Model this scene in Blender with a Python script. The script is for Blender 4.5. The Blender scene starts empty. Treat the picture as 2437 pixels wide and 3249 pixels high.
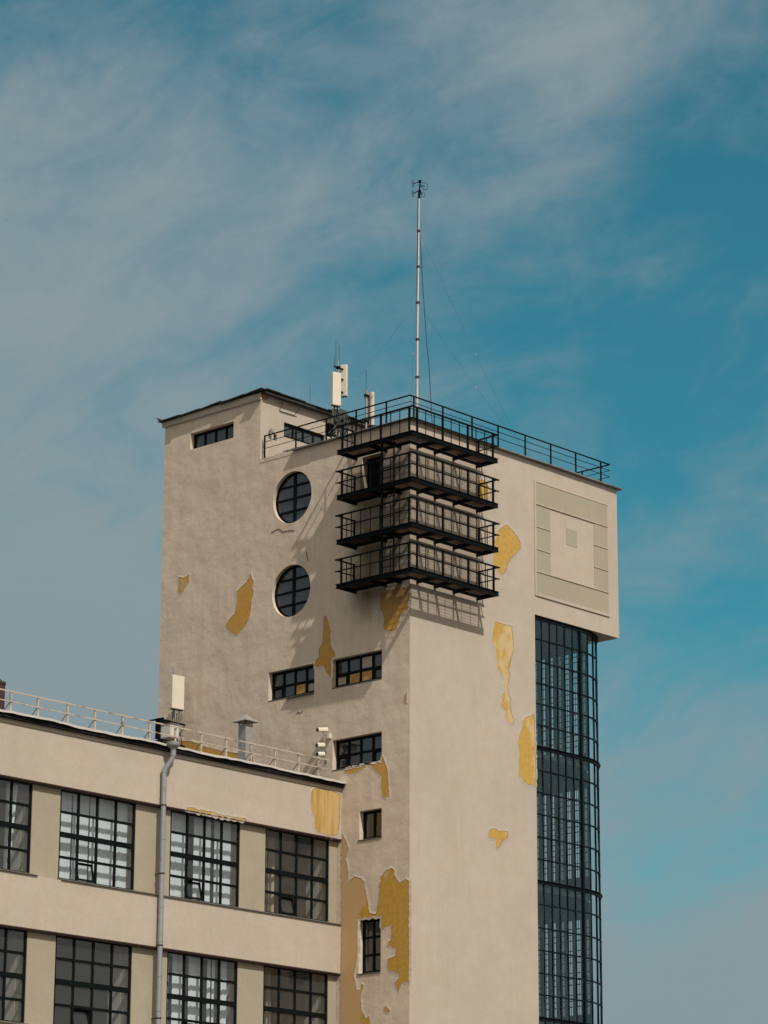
import bpy, bmesh, math, random
from mathutils import Vector, Matrix
from mathutils.geometry import delaunay_2d_cdt
random.seed(7)
scene = bpy.context.scene
COL = scene.collection
R = math.radians
SUN = Vector((-0.32, -1.0, 1.2)).normalized()

# ------------------------------------------------------------------ helpers
def tag(o, label=None, cat=None, group=None, kind=None):
    if label: o['label'] = label
    if cat: o['category'] = cat
    if group: o['group'] = group
    if kind: o['kind'] = kind
    return o

def empty(name, loc=(0, 0, 0)):
    o = bpy.data.objects.new(name, None)
    o.empty_display_size = 0.3
    o.location = loc
    COL.objects.link(o)
    return o

def thing(name, label, cat, loc=(0, 0, 0), group=None):
    return tag(empty(name, loc), label, cat, group)

class MB:
    """collects shapes into one bmesh, in world coordinates"""
    def __init__(s):
        s.bm = bmesh.new()
    def face(s, pts):
        vs = [s.bm.verts.new(p) for p in pts]
        return s.bm.faces.new(vs)
    def box(s, x0, x1, y0, y1, z0, z1, M=None):
        c = [(x, y, z) for x in (x0, x1) for y in (y0, y1) for z in (z0, z1)]
        if M is not None: c = [M @ Vector(p) for p in c]
        v = [s.bm.verts.new(p) for p in c]
        for f in ((0, 1, 3, 2), (4, 6, 7, 5), (0, 4, 5, 1), (2, 3, 7, 6), (0, 2, 6, 4), (1, 5, 7, 3)):
            s.bm.faces.new([v[i] for i in f])
        return s
    def abox(s, ax, a0, a1, n0, n1, z0, z1):
        if ax == 'x': return s.box(n0, n1, a0, a1, z0, z1)
        return s.box(a0, a1, n0, n1, z0, z1)
    def tube(s, pts, r, seg=8, caps=True, closed=False):
        pts = [Vector(p) for p in pts]
        n = len(pts); rs = r if isinstance(r, (list, tuple)) else [r] * n
        rings = []; up = None
        for i in range(n):
            if closed: d = pts[(i + 1) % n] - pts[i - 1]
            else: d = pts[min(i + 1, n - 1)] - pts[max(i - 1, 0)]
            d.normalize()
            if up is None:
                up = Vector((0, 0, 1)) if abs(d.z) < .9 else Vector((1, 0, 0))
            a = d.cross(up).normalized(); b = a.cross(d).normalized(); up = b
            rings.append([s.bm.verts.new(pts[i] + rs[i] * (a * math.cos(2 * math.pi * k / seg) + b * math.sin(2 * math.pi * k / seg))) for k in range(seg)])
        m = n if closed else n - 1
        for i in range(m):
            q, t = rings[i], rings[(i + 1) % n]
            for k in range(seg):
                s.bm.faces.new((q[k], q[(k + 1) % seg], t[(k + 1) % seg], t[k]))
        if caps and not closed:
            s.bm.faces.new(rings[0][::-1]); s.bm.faces.new(rings[-1])
        return s
    def prism(s, pts, z0, z1):
        lo = [s.bm.verts.new((p[0], p[1], z0)) for p in pts]
        hi = [s.bm.verts.new((p[0], p[1], z1)) for p in pts]
        s.bm.faces.new(lo[::-1]); s.bm.faces.new(hi)
        n = len(pts)
        for i in range(n):
            s.bm.faces.new((lo[i], lo[(i + 1) % n], hi[(i + 1) % n], hi[i]))
        return s
    def build(s, name, mat, parent=None, smooth=False, bevel=0):
        bm = s.bm
        bmesh.ops.recalc_face_normals(bm, faces=bm.faces)
        off = Vector((0, 0, 0))
        if parent is not None:
            p = parent
            while p is not None: off += p.location; p = p.parent
        else:
            c = [v.co for v in bm.verts]
            off = Vector(((min(p.x for p in c) + max(p.x for p in c)) / 2, (min(p.y for p in c) + max(p.y for p in c)) / 2, min(p.z for p in c)))
        for v in bm.verts: v.co -= off
        me = bpy.data.meshes.new(name)
        bm.to_mesh(me); bm.free()
        if smooth:
            for p in me.polygons: p.use_smooth = True
        me.materials.append(mat)
        o = bpy.data.objects.new(name, me)
        COL.objects.link(o)
        if parent is not None: o.parent = parent
        else: o.location = off
        if bevel:
            b = o.modifiers.new('edge', 'BEVEL'); b.width = bevel; b.segments = 2; b.limit_method = 'ANGLE'
        if smooth and hasattr(me, 'set_sharp_from_angle'):
            me.set_sharp_from_angle(angle=R(40))
        return o

def kids(o): return [c for c in bpy.data.objects if c.parent == o]
def copy_tree(o, parent=None, d=None):
    c = o.copy(); COL.objects.link(c)
    if parent is not None: c.parent = parent
    if d is not None: c.location = o.location + Vector(d)
    for ch in kids(o): copy_tree(ch, c)
    return c

# ------------------------------------------------------------------ materials
def new_mat(name):
    m = bpy.data.materials.new(name); m.use_nodes = True
    nt = m.node_tree
    return m, nt, nt.nodes, nt.links, nt.nodes['Principled BSDF']

def rgb(c): return (c[0], c[1], c[2], 1)

def noise(nt, vec, scale, detail=4, rough=.6, stretch=None):
    N, L = nt.nodes, nt.links
    if stretch:
        mp = N.new('ShaderNodeMapping'); mp.inputs['Scale'].default_value = stretch
        L.new(vec, mp.inputs['Vector']); vec = mp.outputs['Vector']
    n = N.new('ShaderNodeTexNoise'); n.inputs['Scale'].default_value = scale
    n.inputs['Detail'].default_value = detail; n.inputs['Roughness'].default_value = rough
    L.new(vec, n.inputs['Vector'])
    return n.outputs['Fac']

def ramp(nt, fac, stops):
    r = nt.nodes.new('ShaderNodeValToRGB')
    e = r.color_ramp.elements
    while len(e) < len(stops): e.new(.5)
    for i, (p, c) in enumerate(stops):
        e[i].position = p; e[i].color = rgb(c) if isinstance(c, tuple) else (c, c, c, 1)
    nt.links.new(fac, r.inputs['Fac'])
    return r.outputs['Color']

def mix(nt, fac, a, b, mode='MIX'):
    m = nt.nodes.new('ShaderNodeMix'); m.data_type = 'RGBA'; m.blend_type = mode
    for sock, v in ((m.inputs[0], fac), (m.inputs[6], a), (m.inputs[7], b)):
        if isinstance(v, (int, float)): sock.default_value = v
        elif isinstance(v, tuple): sock.default_value = rgb(v)
        else: nt.links.new(v, sock)
    return m.outputs[2]

def position(nt): return nt.nodes.new('ShaderNodeNewGeometry').outputs['Position']

def bump(nt, bsdf, layers):
    prev = None
    for h, st, dist in layers:
        b = nt.nodes.new('ShaderNodeBump'); b.inputs['Strength'].default_value = st; b.inputs['Distance'].default_value = dist
        nt.links.new(h, b.inputs['Height'])
        if prev: nt.links.new(prev, b.inputs['Normal'])
        prev = b.outputs['Normal']
    nt.links.new(prev, bsdf.inputs['Normal'])

def shade_and_rust(nt, p, col, amount):
    """shade of the balconies put into the wall colour, broken by rusty streaks"""
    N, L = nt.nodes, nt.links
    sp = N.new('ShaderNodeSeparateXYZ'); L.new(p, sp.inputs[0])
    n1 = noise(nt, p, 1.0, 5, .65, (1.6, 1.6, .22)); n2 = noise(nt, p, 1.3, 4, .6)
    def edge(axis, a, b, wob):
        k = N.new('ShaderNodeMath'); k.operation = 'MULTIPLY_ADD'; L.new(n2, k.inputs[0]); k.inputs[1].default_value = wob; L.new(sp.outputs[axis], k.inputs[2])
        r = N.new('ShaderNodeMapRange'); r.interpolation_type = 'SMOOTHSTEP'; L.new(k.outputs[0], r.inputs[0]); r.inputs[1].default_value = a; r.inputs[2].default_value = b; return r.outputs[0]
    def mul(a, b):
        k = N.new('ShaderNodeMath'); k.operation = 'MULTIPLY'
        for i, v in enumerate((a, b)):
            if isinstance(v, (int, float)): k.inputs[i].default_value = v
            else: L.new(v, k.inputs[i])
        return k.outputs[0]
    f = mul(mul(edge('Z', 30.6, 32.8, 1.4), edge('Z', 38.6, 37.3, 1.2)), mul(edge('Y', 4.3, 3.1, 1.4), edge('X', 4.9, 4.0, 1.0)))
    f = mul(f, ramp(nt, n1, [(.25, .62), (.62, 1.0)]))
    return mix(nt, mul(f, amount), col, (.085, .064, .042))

def plaster(name, c, dirt, rough_amt, stain=.5, lump=.5, run=0):
    m, nt, N, L, b = new_mat(name)
    p = position(nt)
    big = noise(nt, p, .35, 5, .6)
    mid = noise(nt, p, 1.7, 6, .65)
    fine = noise(nt, p, 14, 5, .7)
    streak = noise(nt, p, 1.0, 5, .6, (2.2, 2.2, .16))
    col = mix(nt, ramp(nt, big, [(.34, 0.0), (.68, 1.0)]), c, tuple(x * .9 for x in c))
    col = mix(nt, ramp(nt, mid, [(.42, 0.0), (.75, .55)]), col, dirt)
    col = mix(nt, ramp(nt, streak, [(.5, 0.0), (.78, stain)]), col, dirt)
    if run: col = shade_and_rust(nt, p, col, run)
    grain = ramp(nt, fine, [(.3, .93), (.7, 1.05)])
    col = mix(nt, 1.0, col, grain, 'MULTIPLY')
    L.new(col, b.inputs['Base Color'])
    b.inputs['Roughness'].default_value = .92
    b.inputs['Specular IOR Level'].default_value = .15
    bump(nt, b, [(noise(nt, p, .9, 3, .5), lump, .10), (noise(nt, p, 4.0, 3, .5), rough_amt * .45, .03), (noise(nt, p, 30, 5, .75), rough_amt, .016)])
    return m

def plain(name, c, rough=.6, metal=0.0, var=.15, scale=6, c2=None, amt=(.5, .7), spec=.4, bmp=0):
    m, nt, N, L, b = new_mat(name)
    p = position(nt)
    f = noise(nt, p, scale, 5, .65)
    c2 = c2 or tuple(x * (1 - var) for x in c)
    L.new(mix(nt, ramp(nt, f, [(amt[0], 0.0), (amt[1], 1.0)]), c, c2), b.inputs['Base Color'])
    b.inputs['Roughness'].default_value = rough; b.inputs['Metallic'].default_value = metal
    b.inputs['Specular IOR Level'].default_value = spec
    if bmp: bump(nt, b, [(noise(nt, p, scale * 4, 4, .6), bmp, .01)])
    return m

def glass(name, tint, clear, dust, ior=1.5, gloss_tint=(1, 1, 1)):
    """thin window glass: transparent + fresnel reflection + a film of dust"""
    m = bpy.data.materials.new(name); m.use_nodes = True
    nt = m.node_tree; N, L = nt.nodes, nt.links; N.remove(N['Principled BSDF'])
    out = N['Material Output']
    tr = N.new('ShaderNodeBsdfTransparent'); tr.inputs['Color'].default_value = rgb(tint)
    df = N.new('ShaderNodeBsdfDiffuse')
    p = position(nt)
    dn = noise(nt, p, 2.3, 5, .6)
    L.new(mix(nt, dn, tuple(x * .7 for x in dust), tuple(x * 1.2 for x in dust)), df.inputs['Color'])
    m1 = N.new('ShaderNodeMixShader'); m1.inputs[0].default_value = 1 - clear
    L.new(tr.outputs[0], m1.inputs[1]); L.new(df.outputs[0], m1.inputs[2])
    gl = N.new('ShaderNodeBsdfGlossy'); gl.inputs['Roughness'].default_value = .02; gl.inputs['Color'].default_value = rgb(gloss_tint)
    ge = N.new('ShaderNodeNewGeometry')
    dt = N.new('ShaderNodeVectorMath'); dt.operation = 'DOT_PRODUCT'; L.new(ge.outputs['Incoming'], dt.inputs[0]); L.new(ge.outputs['Normal'], dt.inputs[1])
    def mth(op, a, b_=None):
        k = N.new('ShaderNodeMath'); k.operation = op
        for i_, v in enumerate((a, b_)):
            if v is None: continue
            if isinstance(v, (int, float)): k.inputs[i_].default_value = v
            else: L.new(v, k.inputs[i_])
        return k.outputs[0]
    f0 = ((ior - 1) / (ior + 1)) ** 2 * 1.8                       # two faces of the pane
    sch = mth('POWER', mth('SUBTRACT', 1.0, mth('ABSOLUTE', dt.outputs['Value'])), 5.0)
    frv = mth('ADD', mth('MULTIPLY', sch, 1 - f0), f0)
    m2 = N.new('ShaderNodeMixShader')
    L.new(frv, m2.inputs[0]); L.new(m1.outputs[0], m2.inputs[1]); L.new(gl.outputs[0], m2.inputs[2])
    L.new(m2.outputs[0], out.inputs['Surface'])
    return m

CREAM = (.50, .405, .300)
M = {}
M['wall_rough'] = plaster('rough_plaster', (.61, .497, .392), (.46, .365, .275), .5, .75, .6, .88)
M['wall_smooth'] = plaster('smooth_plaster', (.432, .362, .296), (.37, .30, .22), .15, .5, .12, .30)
M['wall_wing'] = plaster('wing_plaster', (.432, .362, .292), (.37, .30, .225), .12, .45, .12)
M['pier'] = plaster('pier_plaster', (.33, .282, .207), (.285, .235, .165), .3, .5, .1)
M['relief'] = plaster('relief_paint', (.335, .292, .222), (.305, .262, .188), .15, .4, .05)
M['dark_metal'] = plain('black_painted_steel', (.0035, .0055, .006), .5, 0, scale=9, c2=(.018, .010, .006), amt=(.52, .75), spec=.04)
M['frame'] = plain('black_window_paint', (.005, .007, .007), .5, 0, scale=7, c2=(.014, .008, .005), amt=(.6, .8), spec=.04)
M['grate'] = plain('rusty_grating', (.085, .05, .03), .85, 0, scale=2.2, c2=(.03, .02, .014), spec=.2)
M['roof_metal'] = plain('roof_sheet', (.20, .19, .175), .5, .3, scale=3, c2=(.10, .085, .07))
M['roof_dark'] = plain('dark_roof_sheet', (.03, .03, .03), .7, 0, scale=3, c2=(.06, .05, .04))
M['lip'] = plain('eave_flashing', (.50, .46, .41), .55, .0, scale=2.5, c2=(.28, .14, .07), amt=(.62, .78))
M['cream_metal'] = plain('cream_rail_paint', (.41, .335, .255), .6, 0, scale=3.2, c2=(.16, .10, .065), amt=(.52, .66))
M['zinc'] = plain('zinc_sheet', (.27, .265, .25), .5, .1, scale=4, c2=(.19, .185, .175))
M['pipe_grey'] = plain('grey_pipe', (.25, .255, .265), .5, .2, scale=3, c2=(.2, .2, .2))
M['mast'] = plain('mast_tube', (.5, .46, .42), .4, .5, scale=5)
M['antenna'] = plain('antenna_plastic', (.60, .53, .43), .5, 0, scale=2, var=.06)
M['cable'] = plain('black_cable', (.012, .012, .012), .6)
M['connector'] = plain('pale_connector', (.55, .5, .44), .5)
M['cabinet'] = plain('cabinet_paint', (.55, .52, .46), .5, 0, scale=3, var=.12)
M['rust'] = plain('rust_tube', (.045, .018, .014), .85, 0, scale=3, c2=(.10, .045, .03))
M['blind'] = plain('blind_fabric', (.66, .685, .71), .8, 0, scale=2, var=.04)
M['curtain'] = plain('tan_curtain', (.42, .35, .25), .9, 0, scale=2, var=.2)
M['curtain_teal'] = plain('teal_curtain', (.10, .16, .15), .9, 0, scale=2, var=.2)
M['room'] = plain('room_paint', (.20, .19, .165), .9, 0, scale=.8, var=.25)
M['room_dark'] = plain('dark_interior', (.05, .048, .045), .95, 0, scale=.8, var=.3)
M['reveal'] = plain('inner_reveal', (.46, .42, .36), .9, 0, scale=1.5, var=.12)
M['sill'] = plain('sill_sheet', (.11, .095, .08), .6, .1, scale=4, c2=(.06, .05, .045))
M['lintel'] = plain('lintel_red_lead', (.035, .014, .010), .8, 0, scale=5, c2=(.05, .03, .02))
M['brick'] = plain('raw_brick', (.30, .09, .045), .9, 0, scale=9, c2=(.18, .06, .03))
M['bay_frame'] = plain('bay_frame_paint', (.004, .008, .010), .45, 0, scale=8, c2=(.012, .01, .008), amt=(.6, .8), spec=.08)
M['board'] = plain('ochre_board', (.42, .235, .055), .7, 0, scale=5, c2=(.30, .17, .06), amt=(.45, .6))
M['paper'] = plain('paper_sheet', (.36, .31, .23), .8, 0, scale=5, c2=(.24, .2, .15))
M['broken'] = plain('shaded_broken_edge', (.11, .07, .035), .95, 0, scale=6, c2=(.20, .13, .06))  # shadow line along the broken plaster, put into its dark colour
M['black'] = plain('black_soffit', (.008, .008, .008), .9, 0, scale=3, c2=(.02, .015, .012), spec=.1)  # near-black colour of the strip under the eave
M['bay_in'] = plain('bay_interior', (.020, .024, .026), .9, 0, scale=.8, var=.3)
M['lens'] = plain('camera_front', (.01, .01, .012), .2)
M['glass_room'] = glass('clear_window_glass', (.88, .92, .92), .89, (.22, .225, .225), 1.45)
M['glass_tower'] = glass('dusty_window_glass', (.5, .56, .56), .62, (.10, .105, .105), 1.55)
M['glass_bay'] = glass('bay_glass', (.82, .88, .90), .965, (.04, .07, .085), 1.58, (.72, .95, 1))
M['ground'] = plain('asphalt_and_paving', (.085, .08, .072), .95, 0, scale=.12, c2=(.13, .12, .105), amt=(.4, .6))

def peel_mat(name, ochre, pale, t0=.50, t1=.60, side=0):
    m, nt, N, L, b = new_mat(name)
    p = position(nt)
    a = noise(nt, p, .75, 5, .6, (1, 1, .6)); f = noise(nt, p, 6, 5, .7)
    if side:
        sp = N.new('ShaderNodeSeparateXYZ'); L.new(p, sp.inputs[0])
        k1 = N.new('ShaderNodeMath'); k1.operation = 'MULTIPLY_ADD'; L.new(sp.outputs['Y'], k1.inputs[0]); k1.inputs[1].default_value = side; k1.inputs[2].default_value = -side * 2.0
        k2 = N.new('ShaderNodeMath'); L.new(k1.outputs[0], k2.inputs[0]); L.new(a, k2.inputs[1]); a = k2.outputs[0]
    o2 = tuple(x * .78 for x in ochre)
    col = mix(nt, ramp(nt, f, [(.4, 0.0), (.7, 1.0)]), ochre, o2)
    col = mix(nt, ramp(nt, a, [(t0, 0.0), (t1, 1.0)]), col, pale)
    if name == 'deep_ochre_undercoat': col = shade_and_rust(nt, p, col, .8)  # balcony shade and rust streaks carried over the bare patches in colour
    L.new(col, b.inputs['Base Color']); b.inputs['Roughness'].default_value = .95; b.inputs['Specular IOR Level'].default_value = .1
    bump(nt, b, [(noise(nt, p, 9, 5, .65), .35, .02)])
    return m
M['ochre'] = peel_mat('ochre_undercoat', (.455, .28, .072), (.47, .35, .18), .52, .58)
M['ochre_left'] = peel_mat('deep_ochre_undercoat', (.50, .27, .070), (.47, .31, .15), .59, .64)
M['ochre_tan'] = peel_mat('tan_undercoat', (.46, .27, .055), (.47, .30, .145), .50, .55, .16)
def streaky():
    m, nt, N, L, b = new_mat('rain_streaked_ochre')
    p = position(nt)
    s_ = noise(nt, p, 1.0, 4, .6, (4.5, 1, .35))
    L.new(mix(nt, ramp(nt, s_, [(.40, 0.0), (.62, 1.0)]), (.34, .185, .025), (.43, .295, .12)), b.inputs['Base Color'])
    b.inputs['Roughness'].default_value = .9
    return m
M['ochre_streak'] = streaky()

# ------------------------------------------------------------------ builders
def P3(ax, a, n, z): return (n, a, z) if ax == 'x' else (a, n, z)

def wall_face(mb, ax, n, a0, a1, z0, z1, rects=(), circles=(), depth=.3, voids=()):
    """flat wall with rectangular and round openings and their reveals"""
    holes = [tuple(r[:4]) for r in rects] + [(c[0] - c[2], c[0] + c[2], c[1] - c[2], c[1] + c[2]) for c in circles] + list(voids)
    A = sorted({a0, a1, *[h[0] for h in holes], *[h[1] for h in holes]}); Z = sorted({z0, z1, *[h[2] for h in holes], *[h[3] for h in holes]})
    A = [a for a in A if a0 <= a <= a1]; Z = [z for z in Z if z0 <= z <= z1]
    for i in range(len(A) - 1):
        for j in range(len(Z) - 1):
            ca, cz = (A[i] + A[i + 1]) / 2, (Z[j] + Z[j + 1]) / 2
            if any(h[0] < ca < h[1] and h[2] < cz < h[3] for h in holes): continue
            mb.face([P3(ax, a, n, z) for a, z in ((A[i], Z[j]), (A[i + 1], Z[j]), (A[i + 1], Z[j + 1]), (A[i], Z[j + 1]))])
    for r in rects:
        b0, b1, y0, y1 = r[:4]; d = r[4] if len(r) > 4 else depth
        c = [(b0, y0), (b1, y0), (b1, y1), (b0, y1)]
        for k in range(4):
            (p, q), (s, t) = c[k], c[(k + 1) % 4]
            mb.face([P3(ax, p, n, q), P3(ax, s, n, t), P3(ax, s, n + d, t), P3(ax, p, n + d, q)])
    for c in circles:
        d = c[3]; S = 64
        def edge(t):
            x, y = math.cos(t), math.sin(t); k = c[2] / max(abs(x), abs(y)); return (c[0] + k * x, c[1] + k * y)
        for k in range(S):
            t0, t1 = 2 * math.pi * k / S, 2 * math.pi * (k + 1) / S
            p0 = (c[0] + c[2] * math.cos(t0), c[1] + c[2] * math.sin(t0)); p1 = (c[0] + c[2] * math.cos(t1), c[1] + c[2] * math.sin(t1))
            mb.face([P3(ax, *[p0[0], n, p0[1]]), P3(ax, p1[0], n, p1[1]), P3(ax, p1[0], n + d, p1[1]), P3(ax, p0[0], n + d, p0[1])])
            e0, e1 = edge(t0), edge(t1)
            poly = [p0, p1, e1, e0]
            pts = []
            for q in poly:
                if not pts or (abs(q[0] - pts[-1][0]) + abs(q[1] - pts[-1][1])) > 1e-6: pts.append(q)
            if (abs(pts[0][0] - pts[-1][0]) + abs(pts[0][1] - pts[-1][1])) < 1e-6: pts.pop()
            if len(pts) >= 3: mb.face([P3(ax, q[0], n, q[1]) for q in pts])

def frame_bars(mb, ax, n, a0, a1, z0, z1, acuts, zcuts, bar=.06, outer=.07, dep=.06, thick=()):
    """outer frame and glazing bars; horizontals stand 3 mm proud of verticals"""
    mb.abox(ax, a0, a0 + outer, n, n + dep, z0, z1); mb.abox(ax, a1 - outer, a1, n, n + dep, z0, z1)
    mb.abox(ax, a0, a1, n - .003, n + dep - .003, z0, z0 + outer); mb.abox(ax, a0, a1, n - .003, n + dep - .003, z1 - outer, z1)
    for a in acuts: mb.abox(ax, a - bar / 2, a + bar / 2, n + .002, n + dep - .002, z0 + outer, z1 - outer)
    for i, z in enumerate(zcuts):
        h = bar / 2 if i not in thick else bar * 1.05
        mb.abox(ax, a0 + outer, a1 - outer, n - (.004 if i not in thick else .02), n + dep + .004, z - h, z + h)

def panes(mb, ax, n, As, Zs, inset=.0, skip=(), tilt=.006):
    for i in range(len(As) - 1):
        for j in range(len(Zs) - 1):
            if (i, j) in skip: continue
            t, u = random.uniform(-tilt, tilt), random.uniform(-tilt, tilt)
            mb.face([P3(ax, As[i], n - t - u, Zs[j]), P3(ax, As[i + 1], n + t - u, Zs[j]), P3(ax, As[i + 1], n + t + u, Zs[j + 1]), P3(ax, As[i], n - t + u, Zs[j + 1])])

def spread(a, b, k): return [a + (b - a) * i / k for i in range(k + 1)]

def patch(name, ax, n, pts, mat, edge_mat, parent, rim=.03):
    """area where plaster has fallen: bare undercoat with the broken plaster edge standing round it"""
    rnd = random.Random(len(pts) * 31 + int(pts[0][0] * 100))
    fine = []
    m = len(pts)
    for i in range(m):
        p, q = Vector(pts[i]), Vector(pts[(i + 1) % m]); l = (q - p).length
        k = max(1, int(l / .09)); nv = Vector((-(q - p).y, (q - p).x)) / max(l, 1e-6)
        for j in range(k):
            t = j / k
            amp = 0 if j == 0 else min(.022, l * .12)
            fine.append(p + (q - p) * t + nv * rnd.uniform(-amp, amp))
    pts = fine; m = len(pts)
    area = sum(pts[i].x * pts[(i + 1) % m].y - pts[(i + 1) % m].x * pts[i].y for i in range(m))
    if area < 0: pts = pts[::-1]
    s = MB()
    vc, _, fc, _, _, _ = delaunay_2d_cdt([Vector((p.x, p.y)) for p in pts], [], [list(range(m))], 1, 1e-5)
    vv = [s.bm.verts.new(P3(ax, p[0], n - .005, p[1])) for p in vc]
    for f in fc: s.bm.faces.new([vv[i] for i in f])
    o = s.build(name, mat, parent)
    e = MB(); A, B, C = [], [], []
    for i in range(m):
        t = (pts[(i + 1) % m] - pts[i - 1]); t.normalize(); out = Vector((t.y, -t.x))
        w = rnd.uniform(.07, .13); h = rim * rnd.uniform(.55, 1.2)
        q = pts[i] + out * w
        A.append(e.bm.verts.new(P3(ax, q.x, n - .001, q.y))); B.append(e.bm.verts.new(P3(ax, pts[i].x, n - h, pts[i].y))); C.append(e.bm.verts.new(P3(ax, pts[i].x - out.x * .018, n - .003, pts[i].y - out.y * .018)))
    for i in range(m):
        k = (i + 1) % m
        e.bm.faces.new((A[i], A[k], B[k], B[i])); f = e.bm.faces.new((B[i], B[k], C[k], C[i])); f.material_index = 1
    eo = e.build('plaster_edge', edge_mat, o); eo.data.materials.append(M['broken'])
    return o

# ------------------------------------------------------------------ ground
g = MB(); g.box(-1500, 1500, -1500, 1500, -1, 0)
tag(g.build('ground', M['ground']), 'asphalt and paving around the foot of the building', None, None, 'structure')

# ------------------------------------------------------------------ tower
tower = thing('tower_building', 'tall cream plaster tower with two round windows, ochre peeling patches and a glazed stair bay', 'tower', (6, 7, 0))
RW = [(12.49, 9.90, 39.83, 40.55), (7.64, 5.09, 28.30, 29.46), (4.13, 1.46, 28.30, 29.45), (4.06, 1.45, 25.01, 26.20), (2.60, 1.44, 22.09, 23.21), (2.60, 1.46, 16.96, 19.03)]
RW = [(b, a, c, d) for a, b, c, d in RW]
DOOR = (1.56, 2.58, 35.72, 37.46)
CIR = [(6.44, 36.58, 1.085, .2), (6.44, 32.66, 1.075, .2)]
w = MB()
wall_face(w, 'x', 0, 0, 14.05, 0, 41.2, [r + (.3,) for r in RW] + [DOOR + (.35,)], CIR, voids=[(0, 8.33, 38.5, 41.2)])
w.face([(0, 14.05, 0), (9, 14.05, 0), (9, 14.05, 41.2), (0, 14.05, 41.2)])
wall_l = w.build('wall', M['wall_rough'], tower)
w = MB()
wall_face(w, 'y', 0, 0, 13.05, 0, 38.5, voids=[(7.55, 13.05, 0, 32.03)])
w.face([(7.55, 0, 0), (7.55, 14.05, 0), (7.55, 14.05, 32.03), (7.55, 0, 32.03)])            # return wall inside the bay
w.face([(13.05, 0, 32.03), (13.05, 9, 32.03), (13.05, 9, 38.5), (13.05, 0, 38.5)])
w.face([(7.55, 9, 32.03), (13.05, 9, 32.03), (13.05, 9, 38.5), (7.55, 9, 38.5)])
w.face([(7.55, 0, 32.03), (13.05, 0, 32.03), (13.05, 9, 32.03), (7.55, 9, 32.03)])
wall_r = w.build('wall', M['wall_smooth'], tower)
w = MB()
wall_face(w, 'y', 8.33, 0, 7, 38.5, 41.42, [(1.39, 3.87, 39.87, 40.51, .16), (.78, .98, 39.58, 39.86, .15)])
w.face([(7, 8.33, 38.5), (7, 14.05, 38.5), (7, 14.05, 41.42), (7, 8.33, 41.42)])
wall_u = w.build('penthouse_wall', M['wall_smooth'], tower)
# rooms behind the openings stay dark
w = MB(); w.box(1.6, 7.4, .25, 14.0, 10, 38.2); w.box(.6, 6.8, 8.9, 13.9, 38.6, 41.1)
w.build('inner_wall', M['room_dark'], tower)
w = MB(); w.box(.32, .40, 1.45, 2.7, 35.6, 37.55); w.build('door', M['dark_metal'], tower)
d = MB()
for y0, y1 in ((1.62, 2.02), (2.10, 2.5)):
    for z0, z1 in ((35.85, 36.5), (36.62, 37.35)): d.box(.295, .318, y0, y1, z0, z1)
d.build('door_panel', M['frame'], tower)
# flat roof and copings
w = MB(); w.box(.02, 13.03, .02, 8.31, 38.2, 38.46); w.build('roof', M['roof_dark'], tower)
def coping(path_boxes, name='coping', mat='roof_metal'):
    c = MB()
    for b in path_boxes: c.box(*b)
    return c.build(name, M[mat], tower)
cb = []
xs = [-.16, 1.9, 3.6, 5.2, 7.2, 8.9, 10.6, 12.2, 13.28]
for i in range(len(xs) - 1): cb.append((xs[i], xs[i + 1] - .004, -.17 + random.uniform(-.015, .015), .35, 38.505 + random.uniform(0, .012), 38.55 + random.uniform(0, .015)))
ys = [.352, 1.9, 3.4, 4.9, 6.4]
for i in range(len(ys) - 1): cb.append((-.18 + random.uniform(-.015, .015), .35, ys[i], ys[i + 1] - .004, 38.505 + random.uniform(0, .012), 38.55 + random.uniform(0, .015)))
cb.append((13.06, 13.28, .352, 9.2, 38.507, 38.553))
coping(cb)
b = MB()
for y0, y1, h in ((6.45, 6.9, .05), (6.92, 7.5, .09), (7.52, 8.3, .06)): b.box(.0 - .012, .4, y0, y1, 38.40, 38.5 + h)
b.build('broken_parapet', M['wall_rough'], tower)
# cornice and roof sheets of the upper block
c = MB(); c.box(-.09, -.001, 8.27, 14.15, 41.14, 41.36); c.box(-.05, 0, 8.29, 14.12, 41.365, 41.44)
c.box(-.09, -.001, 8.27, 14.15, 41.0, 41.03) if False else None
c.build('cornice', M['wall_smooth'], tower)
b = MB(); b.box(-.02, .34, 8.26, 8.328, 41.24, 41.43); b.build('exposed_brick', M['brick'], tower)
c = MB()
segs = [(14.25, 12.9, 41.40, 41.43), (12.95, 11.75, 41.42, 41.47), (11.82, 10.5, 41.44, 41.54), (10.62, 9.8, 41.45, 41.47), (9.92, 9.1, 41.48, 41.53), (9.2, 8.6, 41.50, 41.56), (8.65, 8.02, 41.50, 41.545)]
for k, (y0, y1, za, zb) in enumerate(segs):
    ov = -.14 - .20 * random.random(); o = .003 * k
    top = [(ov, y0, za), (ov, y1, zb), (7.2, y1, zb + o), (7.2, y0, za + o)]
    lo = [(p[0], p[1], p[2] - .028) for p in top]
    vs = [c.bm.verts.new(p) for p in top + lo]
    for f in ((0, 1, 2, 3), (7, 6, 5, 4), (0, 4, 5, 1), (1, 5, 6, 2), (2, 6, 7, 3), (3, 7, 4, 0)): c.bm.faces.new([vs[i] for i in f])
xs = [.0, .75, 1.55, 2.3, 2.95, 3.7, 4.4, 5.3, 6.4, 7.2]
for i in range(len(xs) - 1):
    z = 41.535 + random.uniform(-.03, .03) - .004 * xs[i]
    c.box(xs[i], xs[i + 1] + .05, 7.98 + random.uniform(-.04, .04), 8.6, z, z + .03)
c.box(.02, 7.0, 8.05, 8.30, 41.40, 41.47)
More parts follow.
